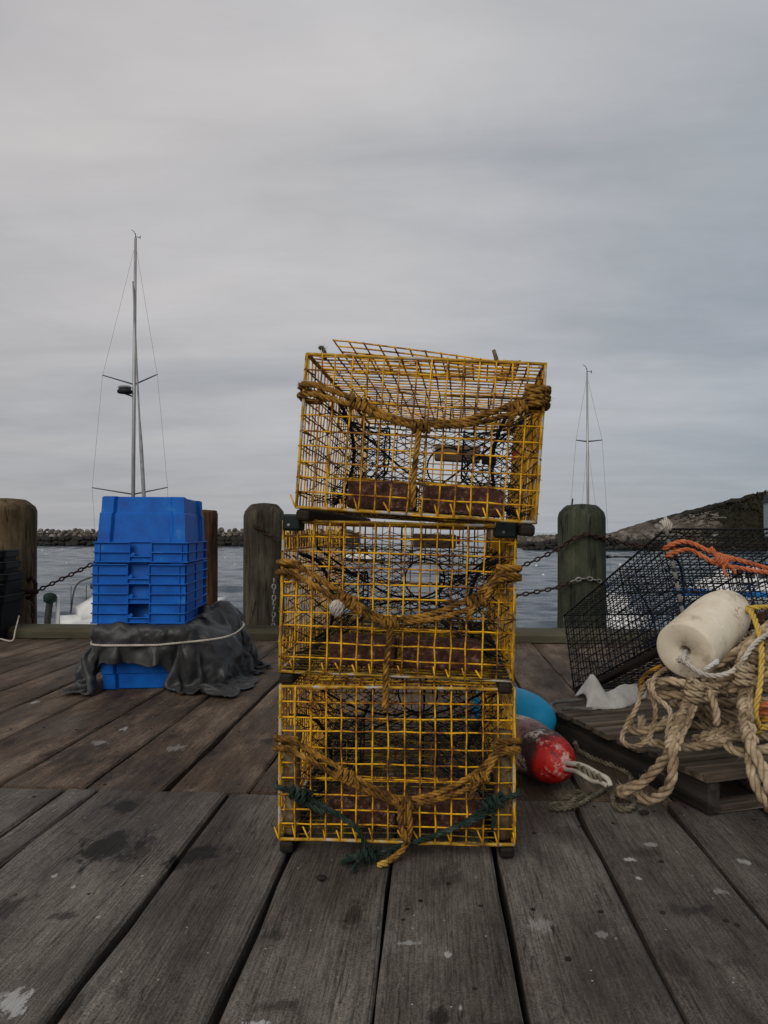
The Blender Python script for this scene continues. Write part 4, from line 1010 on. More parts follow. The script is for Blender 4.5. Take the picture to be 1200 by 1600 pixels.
# bridles (in trap space: x across, z up, the end panel is the plane y = 0)
def FB(px, py, y=-.014, base=(618.5, 1314), s_=658.): return ((px - base[0]) / s_, y, (base[1] - py) / s_)
def loop_round(q, s_, z, r, w=TW):
    """a turn of rope round the corner edge"""
    x = s_ * w / 2
    q.rope([(x - s_ * .045, -.012, z + .002), (x - s_ * .01, -.013, z + .003), (x + s_ * .010, .0, z), (x + s_ * .006, .016, z - .006), (x - s_ * .014, .018, z - .010), (x - s_ * .030, .006, z - .012), (x - s_ * .042, -.012, z - .012)], r)
def bridle(root, mat, zl, zc, zr, xc, kl, kr, tail, r=.0070, cream=None, second=None):
    q = MB()
    h = TW / 2
    yl = -.014
    pts1 = [(-h - .006, .012, zl + .004), (-h - .008, -.004, zl + .004), (-h + .03, yl, zl + .002), (kl[0], yl - .002, kl[1] + .006), ((kl[0] + xc) / 2, yl, (kl[1] + zc) / 2 - .004), (xc, yl - .004, zc)]
    pts2 = [(-h - .004, .014, zl - .020), (-h - .010, -.002, zl - .020), (-h + .03, yl - .004, zl - .020), (kl[0] - .01, yl - .010, kl[1] - .008), ((kl[0] + xc) / 2, yl - .009, (kl[1] + zc) / 2 - .014), (xc - .01, yl - .008, zc - .008)]
    q.rope(pts1, r); q.rope(pts2, r)
    pts3 = [(h + .006, .014, zr + .004), (h + .008, -.003, zr + .004), (h - .03, yl, zr - .004), (kr[0], yl - .003, kr[1] + .012), ((kr[0] + xc) / 2, yl, (kr[1] + zc) / 2 - .008), (xc, yl - .004, zc)]
    pts4 = [(h + .004, .014, zr - .020), (h + .010, -.002, zr - .020), (h - .04, yl - .006, zr - .026), (kr[0], yl - .012, kr[1] - .012), ((kr[0] * .55 + xc * .45), yl - .010, (kr[1] * .5 + zc * .5) - .018), (xc + .03, yl - .008, zc - .004)]
    q.rope(pts3, r); q.rope(pts4, r * .92)
    # knots
    for (x, z, sl, tn) in ((kl[0], kl[1] - .002, (kl[0] - xc, 0, kl[1] - zc), 3.0), (kr[0], kr[1] - .004, (kr[0] - xc, 0, kr[1] - zc), 3.0)):
        q.knot((x, yl - .006, z), sl, r * .95, tn, rad=r * 1.75, L_=r * 4.2)
    q.knot((xc, yl - .006, zc - .004), (1, 0, .12), r, 2.6, rad=r * 1.65, L_=r * 3.6)
    q.rope([(kl[0] + .02, yl - .012, kl[1] - .008), (kl[0] + .032, yl - .018, kl[1] - .022), (kl[0] + .034, yl - .02, kl[1] - .034)], r * .9, taper=True)
    q.rope([(kr[0] - .004, yl - .012, kr[1] - .012), (kr[0] - .018, yl - .018, kr[1] - .034), (kr[0] - .022, yl - .018, kr[1] - .052)], r * .9, taper=True)
    for p_ in (pts1, pts2, pts3, pts4): q.fuzz(p_, r, 420, .007, .0005)
    o = q.build('bridle_rope', mat, root, smooth=True)
    q = MB(); q.rope(tail, r * 1.02); q.fuzz(tail, r, 90, .008); q.build('bridle_tail', mat, o, smooth=True)
    return o
def TB(root_px, s_):
    return lambda px, py, y=-.014: ((px - root_px[0]) / s_, y, (root_px[1] - py) / s_)
def turns(parent, zl, zr, r, knot=False):
    for s_, zs in ((-1, zl), (1, zr)):
        q = MB()
        for z_ in zs: loop_round(q, s_, z_, r)
        if knot and s_ > 0: q.knot((TW / 2 - .02, -.016, .282), (0, 0, 1), .0078, 3, rad=.014, L_=.028)
        q.build('lashing_turn', M['rope_gold'], parent, smooth=True)
bT = bridle(trapT, M['rope_gold'], .282, .205, .300, .004, (-.145, .248), (.222, .258), [(.004, -.016, .215), (.002, -.026, .19), (-.002, -.022, .14), (-.004, -.020, .08), (-.003, -.019, .035), (.001, -.012, .018)])
turns(bT, (.283, .262), (.300, .285, .268), .0074, True)
bM = bridle(trapM, M['rope_gold'], .255, .132, .258, -.012, (-.115, .178), (.19, .188), [(-.012, -.016, .14), (-.010, -.028, .115), (-.016, -.024, .06), (-.020, -.022, .0), (-.019, -.022, -.05), (-.021, -.022, -.074)])
turns(bM, (.258, .236), (.262, .243), .0074)
q = MB(); c = (-.137, -.032, .158)
for k in range(5):
    a = k * math.pi / 5
    q.rope([(c[0] + .014 * math.cos(t_) * math.cos(a), c[1] + .011 * math.cos(t_) * math.sin(a) , c[2] + .015 * math.sin(t_)) for t_ in np.linspace(0, 6.0, 13)], .0052, smooth=True)
q.build('cream_knot', M['rope_pale'], bM, smooth=True)
bB = bridle(trapB, M['rope_gold'], .234, .102, .238, .020, (-.12, .162), (.195, .165), [(.020, -.018, .11), (.030, -.030, .085), (.034, -.030, .05), (.028, -.03, .015), (.012, -.034, -.008), (-.008, -.045, -.020), (-.024, -.06, -.0245), (-.035, -.065, -.0245)])
q = MB(); q.rope([(.024, -.016, .11), (.012, -.034, .085), (.012, -.036, .055), (.022, -.036, .03), (.030, -.034, .012)], .0078)
q.build('bridle_tail', M['rope_gold'], bB, smooth=True)
turns(bB, (.236, .214), (.24, .222), .0078)
q = MB(); q.rope([(-.018, -.058, -.0235), (-.028, -.064, -.024), (-.040, -.066, -.0245)], .0080, taper=True); q.build('rope_tip', M['rope_yellow'], bB, smooth=True)
# green rope on the bottom trap
q = MB(); r_ = .0066
g1 = [(-.285, .012, .128), (-.284, -.008, .126), (-.25, -.014, .120), (-.222, -.017, .112), (-.17, -.016, .085), (-.125, -.016, .060), (-.09, -.018, .035), (-.072, -.022, .006), (-.068, -.035, -.012)]
g2 = [(.285, .012, .122), (.283, -.008, .120), (.25, -.016, .112), (.215, -.017, .098), (.17, -.017, .062), (.12, -.018, .036), (.06, -.02, .014), (0, -.026, -.002), (-.045, -.040, -.014), (-.066, -.045, -.014)]
q.rope(g1, r_); q.rope(g2, r_)
q.rope([(-.25, -.022, .114), (-.20, -.024, .088), (-.165, -.022, .072)], r_)
q.rope([(.24, -.024, .104), (.20, -.026, .075), (.165, -.024, .056), (.15, -.022, .052)], r_, taper=True)
q.rope([(.222, -.022, .10), (.226, -.026, .07), (.222, -.026, .045)], r_ * .8, taper=True)
q.knot((-.225, -.02, .112), (1, 0, -.4), r_, 3, rad=.013, L_=.03); q.knot((.226, -.02, .104), (1, 0, .4), r_, 3, rad=.013, L_=.03)
q.knot((-.060, -.050, -.010), (1, 0, .2), r_, 3, rad=.012, L_=.028)
for k in range(9):
    a = random.uniform(2.2, 4.2); q.rope([(-.065, -.05, -.012), (-.065 + .03 * math.cos(a), -.055 + .03 * math.sin(a), -.018), (-.065 + random.uniform(.04, .062) * math.cos(a), -.055 + .06 * math.sin(a), -.026)], .0046, wob=.001)
q.fuzz(g1, r_, 120, .012); q.fuzz(g2, r_, 120, .012); q.fuzz([(-.06, -.06, -.02), (-.1, -.08, -.022)], .02, 160, .016)
q.build('green_rope', M['rope_green'], trapB, smooth=True)

# ================================================================== BLUE TOTES
def tote_parts(inv=True):
    """meshes of a stacking tote, mouth down (inv) with its base at the top; returns list of (name, mesh, bevel)"""
    H, sk = .325, .098
    bw_, bl = .404, .53      # base
    rw_, rl = .452, .60      # rim
    parts = []
    q = MB()
    def ring(fx, fy, z, rec=.018, cw=.058):
        x, y = fx / 2, fy / 2
        # corner columns stand proud of recessed side panels
        return [(-x, -y, z), (-x + cw, -y, z), (-x + cw + .012, -y + rec, z), (x - cw - .012, -y + rec, z), (x - cw, -y, z), (x, -y, z),
                (x, -y + cw, z), (x - rec, -y + cw + .012, z), (x - rec, y - cw - .012, z), (x, y - cw, z), (x, y, z),
                (x - cw, y, z), (x - cw - .012, y - rec, z), (-x + cw + .012, y - rec, z), (-x + cw, y, z), (-x, y, z),
                (-x, y - cw, z), (-x + rec, y - cw - .012, z), (-x + rec, -y + cw + .012, z), (-x, -y + cw, z)]
    st = H - .083
    fx = lambda z: bw_ + (rw_ - .030 - bw_) * (H - z) / (H - sk); fy = lambda z: bl + (rl - .03 - bl) * (H - z) / (H - sk)
    q.loft([ring(fx(.012) - .11, fy(.012) - .13, .012), ring(fx(sk) - .11, fy(sk) - .13, sk - .012), ring(fx(sk), fy(sk), sk), ring(fx(st), fy(st), st), ring(fx(st) - .010, fy(st) - .010, st + .002), ring(fx(H) - .008, fy(H) - .008, H - .004), ring(fx(H) - .022, fy(H) - .022, H)])
    parts.append(('body', q.mesh('body', M['blue']), .004))
    q = MB()
    # skirt: two stacked ribs, with a hand hole in the middle of each end
    x, y = rw_ / 2, rl / 2; th = .006; hw = .052
    for z in (sk, sk * .52, .004):
        for s_ in (-1, 1):
            for (a, c) in ((-x, -hw), (hw, x)): q.box(((a + c) / 2, s_ * (y - .007), z), (c - a, .016, .006))
            q.box((s_ * (x - .0072), 0, z), (.0156, rl - .03, .006))
    parts.append(('rib', q.mesh('rib', M['blue']), .0015))
    q = MB()
    for s_ in (-1, 1):
        for (a, c) in ((-x + .004, -hw), (hw, x - .004)): q.box(((a + c) / 2, s_ * (y - .014), sk * .5), (c - a, th, sk * .97))
        q.box((s_ * (x - .0146), 0, sk * .5), (th, rl - .046, sk * .97))
        for xx in (-x + .03, x - .03): q.box((xx, s_ * (y - .009), sk * .5), (.004, .009, sk * .9))
        for yy in np.linspace(-y + .06, y - .06, 3): q.box((s_ * (x - .0095), yy, sk * .5), (.009, .004, sk * .9))
        for xx in (-hw, hw): q.box((xx, s_ * (y - .010), sk * .5), (.005, .016, sk * 1.02))
    parts.append(('skirt', q.mesh('skirt', M['blue']), .0012))
    for s_ in (-1, 1):
        q = MB()
        q.box((0, s_ * (y - .008), .030), (hw * 2, .014, .005)); q.box((0, s_ * (y - .008), .006), (hw * 2, .014, .005)); q.box((0, s_ * (y - .016), .018), (hw * 2, .005, .026))
        for k in (-1, 1): q.box((k * (hw - .012), s_ * (y - .010), .038), (.026, .010, .016), rot=Euler((0, k * R(42), 0)).to_matrix())
        parts.append(('handle_bar', q.mesh('handle_bar', M['blue']), .0012))
    return parts
TP = tote_parts()
STK = at(239, 978, 3.84); SY = R(7.0)
labels = ['blue plastic tote at the bottom of the nested stack, on the tarp', 'second blue tote from the bottom of the nested stack', 'third blue tote from the bottom, just below the gap', 'topmost blue tote of the stack, upside down with its base showing']
def put_tote(loc, rot, label):
    o = thing('plastic_tote', label, 'tote', loc, rot, 'blue plastic totes')
    for nm, me, bv in TP: link(nm, me, o, bv)
    return o
z0 = .316
for i in range(4):
    put_tote((STK.x + (.002 if i < 3 else .006), STK.y + .0, z0 + i * .0945 + (.013 if i == 3 else 0)), (0, R(.5), SY + R((0, .4, -.3, 1.0)[i])), labels[i])
gp = on(214, 1079, 0)
o = put_tote((gp.x - .005, gp.y + .285, .3255), (R(180), 0, R(7.5)), 'blue plastic tote standing upright on the deck under the tarp'); o.scale.z = .93; o.location.z = .3255 * .93

# ---- tarpaulin draped over the lower tote and a bundle to its right
tp0 = Vector((gp.x - .005, gp.y + .285, 0))
tarp = thing('tarpaulin', 'crumpled dark grey tarpaulin tied over the lower blue tote', 'tarpaulin', tuple(tp0))
def cord_r(a):
    ca, sa = math.cos(a - R(7.5)), math.sin(a - R(7.5)); hx = .268 if ca < 0 else .268 + .155 * max(0, math.cos(a - R(10))) ** .7; hy = .332 + .02 * max(0, sa)
    return 1 / ((abs(ca) / hx) ** 5 + (abs(sa) / hy) ** 5) ** .2
def cord_z(a): return .225 + .035 * max(0, math.cos(a - R(20)))
TV = TARP_V.copy(); TV[:, 2] *= .93
for i, (x, y, z) in enumerate(TV):
    a = math.atan2(y, x); r_ = math.hypot(x, y); rc = cord_r(a); g = math.exp(-((z - cord_z(a)) / .022) ** 2)
    if r_ > rc - .01: 
        k = (r_ + (rc - .004 - r_) * g) / r_; TV[i][0] *= k; TV[i][1] *= k
    if r_ > rc - .01 and z > .03: TV[i][2] += .006 * mnoise.noise(Vector((x * 30, y * 30, z * 30)))
q = MB(); q.add(TV, TARP_F); cloth = q.build('cloth', M['tarp'], tarp, smooth=True)
sd = cloth.modifiers.new('solid', 'SOLIDIFY'); sd.thickness = .0014; sd.offset = 0
ss = cloth.modifiers.new('sub', 'SUBSURF'); ss.levels = 1; ss.render_levels = 1
q = MB(); cp = [(cord_r(a) * math.cos(a) * 1.02, cord_r(a) * math.sin(a) * 1.02, cord_z(a)) for a in np.linspace(0, 2 * math.pi, 97)]
q.rope(cp, .0052, smooth=False); q.build('cord', M['rope_pale'], tarp, smooth=True)

# ================================================================== BLACK TUBS at the left edge
q = MB()
H_, bx, by, rx, ry = .31, .42, .36, .50, .42
def rr_(x, y, z, c=.04):
    pts = []
    for (sx, sy, a0) in ((1, 1, 0), (-1, 1, 90), (-1, -1, 180), (1, -1, 270)):
        for k in range(5):
            a = R(a0 + k * 22.5); pts.append((sx * (x / 2 - c) + c * math.cos(a), sy * (y / 2 - c) + c * math.sin(a), z))
    return pts
q.loft([rr_(bx, by, 0), rr_(bx + .01, by + .01, .01), rr_(rx - .03, ry - .03, H_ - .05), rr_(rx, ry, H_ - .048), rr_(rx, ry, H_), rr_(rx - .02, ry - .02, H_), rr_(rx - .035, ry - .035, H_ - .02), rr_(bx - .02, by - .02, .012)])
tub_me = q.mesh('tub', M['black_plastic'])
q = MB(); q.tube(np.array(rr_(rx + .003, ry + .003, H_ - .002)), .004, 5, closed=True); rim_me = q.mesh('rim', M['dark_gear'])
tpos = on(-66, 1004, 0)
names = ['lowest', 'second', 'third', 'fourth', 'topmost']
for i in range(5):
    o = thing('plastic_tub', ('lowest', 'second from the bottom', 'third from the bottom', 'fourth from the bottom', 'topmost')[i] + ' of the nested black tubs at the left edge', 'tub', (tpos.x + (.006, -.004, .008, -.008, -.018)[i], tpos.y + .22, .004 + i * .078), (0, R((0, -1.0, .8, -.6, -1.2)[i]), R(8 + 2 * i)), 'nested black tubs')
    link('body', tub_me, o, .003); link('rim', rim_me, o)
q = MB(); a = on(19, 1003, .0); c = on(29, 966, .0)
cord = [at(0, 998, 4.98), at(19, 1001, 4.97), at(24, 985, 5.0), at(30, 962, 5.04)]
q.rope([tuple(p) for p in cord], .005); o = q.build('loose_cord', M['rope_pale'], smooth=True); tag(o, 'pale cord hanging down beside the black tubs', 'cord')

# ================================================================== RIGHT SIDE: pallet, black trap, buoys, ropes
PAL = Vector((.735, 2.06, 0)); PY = R(20.9)
pallet = thing('wooden_pallet', 'old grey wooden pallet under the rope heap', 'pallet', (PAL.x, PAL.y, .0035), (0, 0, PY))
PLX, PLY = 1.10, .80
for x in (.019, PLX / 2, PLX - .02):
    q = MB(); q.box((x, PLY / 2, .046), (.038, PLY, .084)); q.build('stringer', M['pallet_side'], pallet, bevel=.003)
for i, (y, wd) in enumerate([(.055, .115), (.20, .10), (.335, .11), (.47, .095), (.61, .11), (.745, .105)]):
    q = MB(); x0 = random.uniform(-.022, .004)
    q.box((PLX / 2 + x0, y, .0985), (PLX + .01, wd, .019), rot=Euler((0, 0, random.uniform(-.012, .012))).to_matrix()); q.build('deck_board', M['pallet'], pallet, bevel=.002)
for y in (.05, .40, .75):
    q = MB(); q.box((PLX / 2 + .012, y + .004, -.004 + .0045), (PLX - .06, .09, .003)); q.build('base_board', M['pallet'], pallet)

# black trap: back end on the deck, front end propped on the heap
A = at(897, 1079, 3.62); A.z = .012
fB = at(1071, 985, 2.56)
dirv = (A - fB); Lb = dirv.length
pit = math.asin((fB.z - A.z) / Lb); yaw = math.atan2(-dirv.x, dirv.y)
bt = make_trap('black wire lobster trap tilted up on the rope heap', (0, 0, 0), (0, 0, 0), M['black_wire'], M['black_wire'], M['net_blue'], 'black lobster traps', dims=(.56, .36, Lb), cells=(17, 11, 32), bricks=True, side=False)
bt['group'] = 'lobster traps'; del bt['group']
bt.rotation_euler = Euler((-pit, 0, yaw), 'XYZ')
xl = bt.rotation_euler.to_matrix() @ Vector((-.28, 0, -.004))
bt.location = fB - xl
# pale clips along the near corner edge and under-edge wear
for i in range(9):
    z_ = .36 * (i + .3) / 9; q = MB(); q.tube([(-.28, -.004, z_), (-.28, -.004, z_ + .026)], .0075, 7); q.build('edge_clip', M['pipe'], bt, smooth=True)
for i in range(7):
    q = MB(); q.tube([(-.28, Lb + .003, .36 * (i + .2) / 7), (-.28, Lb + .003, .36 * (i + .75) / 7)], .006, 6); q.build('edge_clip', M['pipe'], bt, smooth=True)
q = MB(); q.knot((-.278, -.004, .372), (1, 0, 0), .008, 3, rad=.014); q.rope([(-.278, 0, .36), (-.27, -.01, .38), (-.276, -.004, .402)], .007); q.fuzz([(-.28, 0, .36), (-.25, 0, .375)], .01, 60, .02); q.build('rope_scrap', M['rope_pale'], bt, smooth=True)
q = MB(); q.rope([(-.26, .05, .366), (-.22, .04, .368), (-.18, .06, .367), (-.15, .03, .368)], .007); q.build('rope_scrap', M['rope_dirty'], bt, smooth=True)
# orange bridle, in trap space
ob = MB(); r_ = .0088; h = .28
o1 = [(-h + .03, .012, .292), (-h - .006, .014, .292), (-h - .012, -.004, .290), (-h + .03, -.016, .305), (-h + .075, -.018, .300), (-h + .15, -.018, .262), (-.03, -.018, .232), (.06, -.018, .205), (.115, -.02, .205), (.20, -.018, .25), (.27, -.016, .285), (.29, 0, .29)]
o2 = [(-h + .03, .012, .264), (-h - .004, .014, .262), (-h - .010, -.004, .262), (-h + .03, -.016, .273), (-h + .07, -.018, .272), (-h + .145, -.022, .224), (-.055, -.026, .205), (.03, -.020, .192), (.10, -.022, .194)]
ob.rope(o1, r_); ob.rope(o2, r_)
ob.knot((-h + .165, -.024, .232), (1, 0, -.45), r_, 3.2, rad=.014, L_=.032); ob.knot((.105, -.022, .20), (1, 0, 0), r_, 2.4, rad=.015, L_=.028)
ob.rope([(-h + .15, -.024, .25), (-h + .142, -.026, .272), (-h + .138, -.024, .282)], .008)
ob.rope([(-h + .165, -.03, .215), (-h + .163, -.034, .19), (-h + .166, -.034, .172)], .005); ob.rope([(-h + .175, -.03, .222), (-h + .195, -.036, .20), (-h + .198, -.036, .18)], .005)
ob.rope([(.112, -.024, .20), (.125, -.034, .17), (.135, -.034, .13), (.15, -.03, .09), (.17, -.03, .06)], r_)
ob.fuzz(o1, r_, 200, .009); ob.build('orange_bridle', M['rope_orange'], bt, smooth=True)

# ---- rope heap on the pallet
heap_c = on(1110, 1150, .11)
heap = thing('rope_heap', 'big heap of thick tan rope on the pallet', 'rope', (1.02, 2.42, .112))
lh = rel(heap)
def W(*pts): return [lh(at(*p)) for p in pts]
def strand(pts, r, mat='rope_tan', name='strand', parent=heap, fz=60, local=lh, wob=0.0):
    q = MB(); P = [local(at(*p)) for p in pts]; q.rope(P, r, wob=wob)
    if fz: q.fuzz(P, r, fz, r * 1.1)
    return q.build(name, M[mat], parent, smooth=True)
# coils filling the inside of the heap
for k in range(11):
    q = MB(); pts = []; z_ = .020 + .026 * k; rx_, ry_ = .33 - .012 * k, .22 - .010 * k
    cx_, cy_ = .10 + random.uniform(-.03, .03) + .004 * k, .10 + random.uniform(-.02, .03)
    ph = random.uniform(0, 6)
    for i in range(30):
        a = ph + 2 * math.pi * 1.05 * i / 29; w_ = 1 + .10 * math.sin(3 * a + k) + .05 * math.sin(7 * a)
        pts.append((cx_ + rx_ * w_ * math.cos(a), cy_ + ry_ * w_ * math.sin(a), z_ + .012 * math.sin(2 * a + k) + .018 * i / 29))
    q.rope(pts, .0135); q.build('coil', M['rope_tan'], heap, smooth=True)
B1 = .0140
# three strand braids: three ropes plaited
def braid(pts, r, w, name='braid', per=.085):
    P = catmull([lh(at(*p)) for p in pts], 12); P, s_ = resample(P, .008)
    T, A_, Bv = frames(P)
    up = np.array([0, -1.0, .3]); S = np.cross(T, up); S /= np.linalg.norm(S, axis=1)[:, None]; D = np.cross(S, T)
    q = MB()
    for k in range(3):
        ph = s_ / per * 2 * math.pi + k * 2 * math.pi / 3
        C = P + S * (w * np.sin(ph))[:, None] + D * (r * .9 * np.sin(2 * ph))[:, None]
        q.rope(C, r, smooth=False)
    q.fuzz(P[::4], w, 60, .012)
    return q.build(name, M['rope_tan'], heap, smooth=True)
braid([(1090, 1072, 2.16), (1082, 1090, 2.10), (1070, 1120, 2.04), (1056, 1150, 2.00), (1050, 1170, 1.985)], .0098, .013)
braid([(1163, 1050, 2.16), (1165, 1075, 2.10), (1164, 1105, 2.05), (1168, 1135, 2.02), (1173, 1160, 2.0)], .0098, .012)
braid([(1085, 1160, 2.14), (1115, 1150, 2.14), (1145, 1140, 2.15), (1175, 1128, 2.17)], .0098, .012)
strand([(1064, 1125, 2.02), (1052, 1158, 1.99), (1052, 1190, 1.97), (1048, 1220, 1.965), (1035, 1240, 1.99), (1015, 1250, 2.03), (998, 1246, 2.06)], B1)
strand([(1052, 1165, 1.995), (1035, 1190, 2.03), (1010, 1217, 2.06), (985, 1232, 2.09), (975, 1240, 2.1)], B1, wob=.0006)
strand([(1170, 1145, 2.015), (1175, 1170, 1.99), (1190, 1195, 1.95), (1202, 1230, 1.92), (1212, 1262, 1.94)], .0150)
strand([(1174, 1150, 2.02), (1171, 1180, 2.0), (1176, 1212, 1.96), (1190, 1245, 1.94), (1206, 1268, 1.95)], .0135)
strand([(1020, 1078, 2.20), (1060, 1070, 2.16), (1110, 1077, 2.14), (1160, 1075, 2.15), (1210, 1062, 2.2)], B1)
strand([(1012, 1088, 2.19), (1045, 1086, 2.16), (1080, 1087, 2.15), (1110, 1090, 2.16)], B1)
strand([(1022, 1066, 2.24), (1075, 1060, 2.18), (1115, 1040, 2.16), (1150, 1020, 2.17), (1175, 1000, 2.2), (1215, 965, 2.28)], B1)
strand([(1120, 1070, 2.13), (1152, 1048, 2.12), (1164, 1018, 2.15), (1185, 995, 2.18), (1215, 985, 2.22)], B1)
strand([(1150, 1040, 2.16), (1170, 1030, 2.16), (1190, 1032, 2.17), (1215, 1035, 2.2)], B1)
strand([(1140, 1080, 2.12), (1165, 1062, 2.10), (1180, 1066, 2.11), (1215, 1048, 2.14)], B1)
strand([(1130, 1060, 2.2), (1160, 1052, 2.2), (1210, 1012, 2.24)], B1)
strand([(985, 1120, 2.22), (984, 1138, 2.18), (1005, 1142, 2.14), (1040, 1130, 2.13), (1075, 1108, 2.14), (1095, 1092, 2.18)], .0125)
strand([(1003, 1120, 2.22), (1005, 1150, 2.17), (1030, 1163, 2.12), (1070, 1168, 2.1), (1115, 1163, 2.11), (1160, 1150, 2.14)], .0125)
strand([(1135, 1163, 2.10), (1152, 1175, 2.07), (1172, 1175, 2.07), (1210, 1168, 2.1)], B1)
strand([(1015, 1072, 2.16), (1045, 1064, 2.13), (1085, 1072, 2.11)], .012)
# wraps on the gathered bundle
q = MB()
for (px, py, Y_) in ((1085, 1080, 2.08), (1163, 1052, 2.08), (1108, 1078, 2.10)): q.knot(lh(at(px, py, Y_)), (.25, 0, 1), .0095, 3, rad=.020, L_=.036)
q.rope(W((1108, 1078, 2.09), (1116, 1098, 2.05), (1120, 1120, 2.04), (1118, 1135, 2.04)), .0105, taper=True)
q.build('wrap', M['rope_tan'], heap, smooth=True)
# thin loops on the left
strand([(1018, 1062, 2.17), (1003, 1078, 2.14), (995, 1105, 2.11), (978, 1135, 2.09), (972, 1155, 2.08), (985, 1166, 2.07), (1008, 1160, 2.06), (1020, 1138, 2.06), (1024, 1110, 2.08), (1018, 1085, 2.11), (1012, 1068, 2.14), (1000, 1085, 2.18)], .0072, 'rope_tan', 'thin_loop')
strand([(1040, 1045, 2.16), (1022, 1060, 2.12), (1022, 1085, 2.08), (1042, 1104, 2.06), (1048, 1118, 2.05), (1043, 1145, 2.04), (1042, 1178, 2.05)], .0072, 'rope_tan', 'thin_loop')
strand([(1002, 1085, 2.19), (1000, 1068, 2.18), (1012, 1052, 2.18), (1035, 1040, 2.2)], .0065, 'rope_gold', 'thin_loop')
# yellow and orange ropes at the right edge
yr = thing('yellow_rope', 'yellow rope draped over the heap at the right edge', 'rope', (1.2, 2.25, .45)); ly = rel(yr)
strand([(1163, 951, 2.34), (1168, 950, 2.28), (1185, 949, 2.27), (1212, 949, 2.3)], .0082, 'rope_yellow', 'strand', yr, 30, ly)
strand([(1160, 957, 2.36), (1172, 955, 2.24), (1182, 975, 2.18), (1189, 1005, 2.13), (1190, 1040, 2.09), (1186, 1080, 2.06), (1180, 1115, 2.05), (1186, 1135, 2.08)], .0082, 'rope_yellow', 'strand', yr, 30, ly)
og = thing('orange_rope', 'orange rope coil deep in the heap at the right edge', 'rope', (1.25, 2.2, .2)); lo = rel(og)
strand([(1178, 1108, 2.14), (1192, 1102, 2.12), (1215, 1098, 2.12)], .010, 'rope_orange', 'strand', og, 20, lo)
strand([(1178, 1118, 2.16), (1195, 1113, 2.14), (1215, 1108, 2.14)], .010, 'rope_orange', 'strand', og, 20, lo)
strand([(1180, 1132, 2.12), (1195, 1125, 2.1), (1215, 1122, 2.1)], .010, 'rope_gold', 'strand', og, 20, lo)
strand([(1182, 1145, 2.1), (1192, 1136, 2.08), (1215, 1139, 2.08)], .0085, 'rope_yellow', 'strand', og, 20, lo)

# ---- buoys
def buoy_obj(name, label, base, nose, prof, mat, group):
    """prof: (radius, z 0..len) from base to nose, axis from base to nose"""
    d = (nose - base); 
    o = thing(name, label, 'buoy', tuple(base), d.to_track_quat('Z', 'Y').to_euler(), group)
    q = MB(); q.lathe(prof, 48); b_ = q.build('float', mat, o, smooth=True)
    return o
def bullet(R_, Ln, hole=.016, bev=.008, nose=.5):
    pr = [(hole, .05), (hole, .004), (hole + .003, 0), (R_ - bev, 0), (R_ - bev * .3, bev * .3), (R_, bev)]
    n = 12
    z0_ = Ln * (1 - nose)
    pr.append((R_, z0_))
    for i in range(1, n + 1):
        a = math.pi / 2 * i / n; pr.append((max(.002, R_ * math.cos(a) ** .8), z0_ + Ln * nose * math.sin(a)))
    return pr
b0 = at(1070, 1018, 2.13); b1 = at(1152, 941, 2.43)
wb_ = buoy_obj('foam_buoy', 'cream bullet-shaped foam buoy lying on the rope heap', b0, b0 + (b1 - b0).normalized() * .40, bullet(.083, .395, .0155, .006, .42), M['foam'], 'fishing buoys')
lb = rel(wb_)
q = MB(); P = [lb(at(*p)) for p in ((1073, 1016, 2.16), (1070, 1022, 2.115), (1068, 1030, 2.095), (1078, 1040, 2.085), (1092, 1050, 2.08), (1115, 1056, 2.075), (1142, 1050, 2.08), (1160, 1032, 2.09), (1180, 1005, 2.11), (1210, 985, 2.16))]
q.rope(P, .0072); q.knot(P[2], (1, 0, .3), .0062, 2.5, rad=.009); q.fuzz(P, .007, 120, .008); q.build('tether', M['rope_pale'], wb_, smooth=True)
q = MB(); 
for k in range(5): q.rope([lb(at(1102 + random.uniform(-3, 3), 1046, 2.075)), lb(at(1110 + random.uniform(-3, 3), 1040 + random.uniform(-3, 3), 2.07)), lb(at(1120 + random.uniform(-2, 3), 1033 + random.uniform(-3, 4), 2.075))], .004)
q.build('rag_tie', M['cloth'], wb_, smooth=True)
# red buoy on the deck
nb0 = on(786, 1196, 0); nb1 = on(880, 1214, 0)
R_ = .083
base = at(792, 1128, 2.52); base.z = R_ + .004
nose = at(884, 1186, 2.20); nose.z = R_ + .001
ax = (nose - base).normalized()
pr = [(.008, -.05), (.040, -.048), (.066, -.036), (.078, -.01), (.083, .04), (.084, .09), (.081, .125), (.077, .150), (.078, .170), (.078, .195), (.074, .222), (.066, .248), (.055, .270), (.040, .288), (.024, .298), (.009, .301)]
rb = buoy_obj('lobster_buoy', 'worn red and white buoy lying beside the bottom trap', nose - ax * .30, nose, pr, M['redbuoy'], 'fishing buoys')
lr = rel(rb)
q = MB(); e_ = on(953, 1218, .02)
n0 = nose
q.tube(catmull([lr(n0 - ax * .03 + Vector((0, 0, .012))), lr(n0 + Vector((.004, -.004, .012))), lr(at(910, 1196, 2.14)), lr(at(935, 1209, 2.10)), lr(at(949, 1217, 2.075)), lr(at(954, 1228, 2.06))], 6), .0072, 8)
q.tube(catmull([lr(n0 - ax * .03 + Vector((0, 0, -.006))), lr(n0 + Vector((0, -.006, -.006))), lr(at(902, 1206, 2.12)), lr(at(925, 1220, 2.085)), lr(at(938, 1222, 2.07)), lr(at(948, 1228, 2.06))], 6), .0062, 8)
q.build('white_strop', M['rope_pale'], rb, smooth=True)
q = MB()
for i in range(5):
    c = at(906 + i * 8, 1200 + i * 4, 2.12 - i * .012); q.tube([lr(c + Vector((-.006, 0, .012))), lr(c + Vector((.004, -.006, -.014)))], .005, 6)
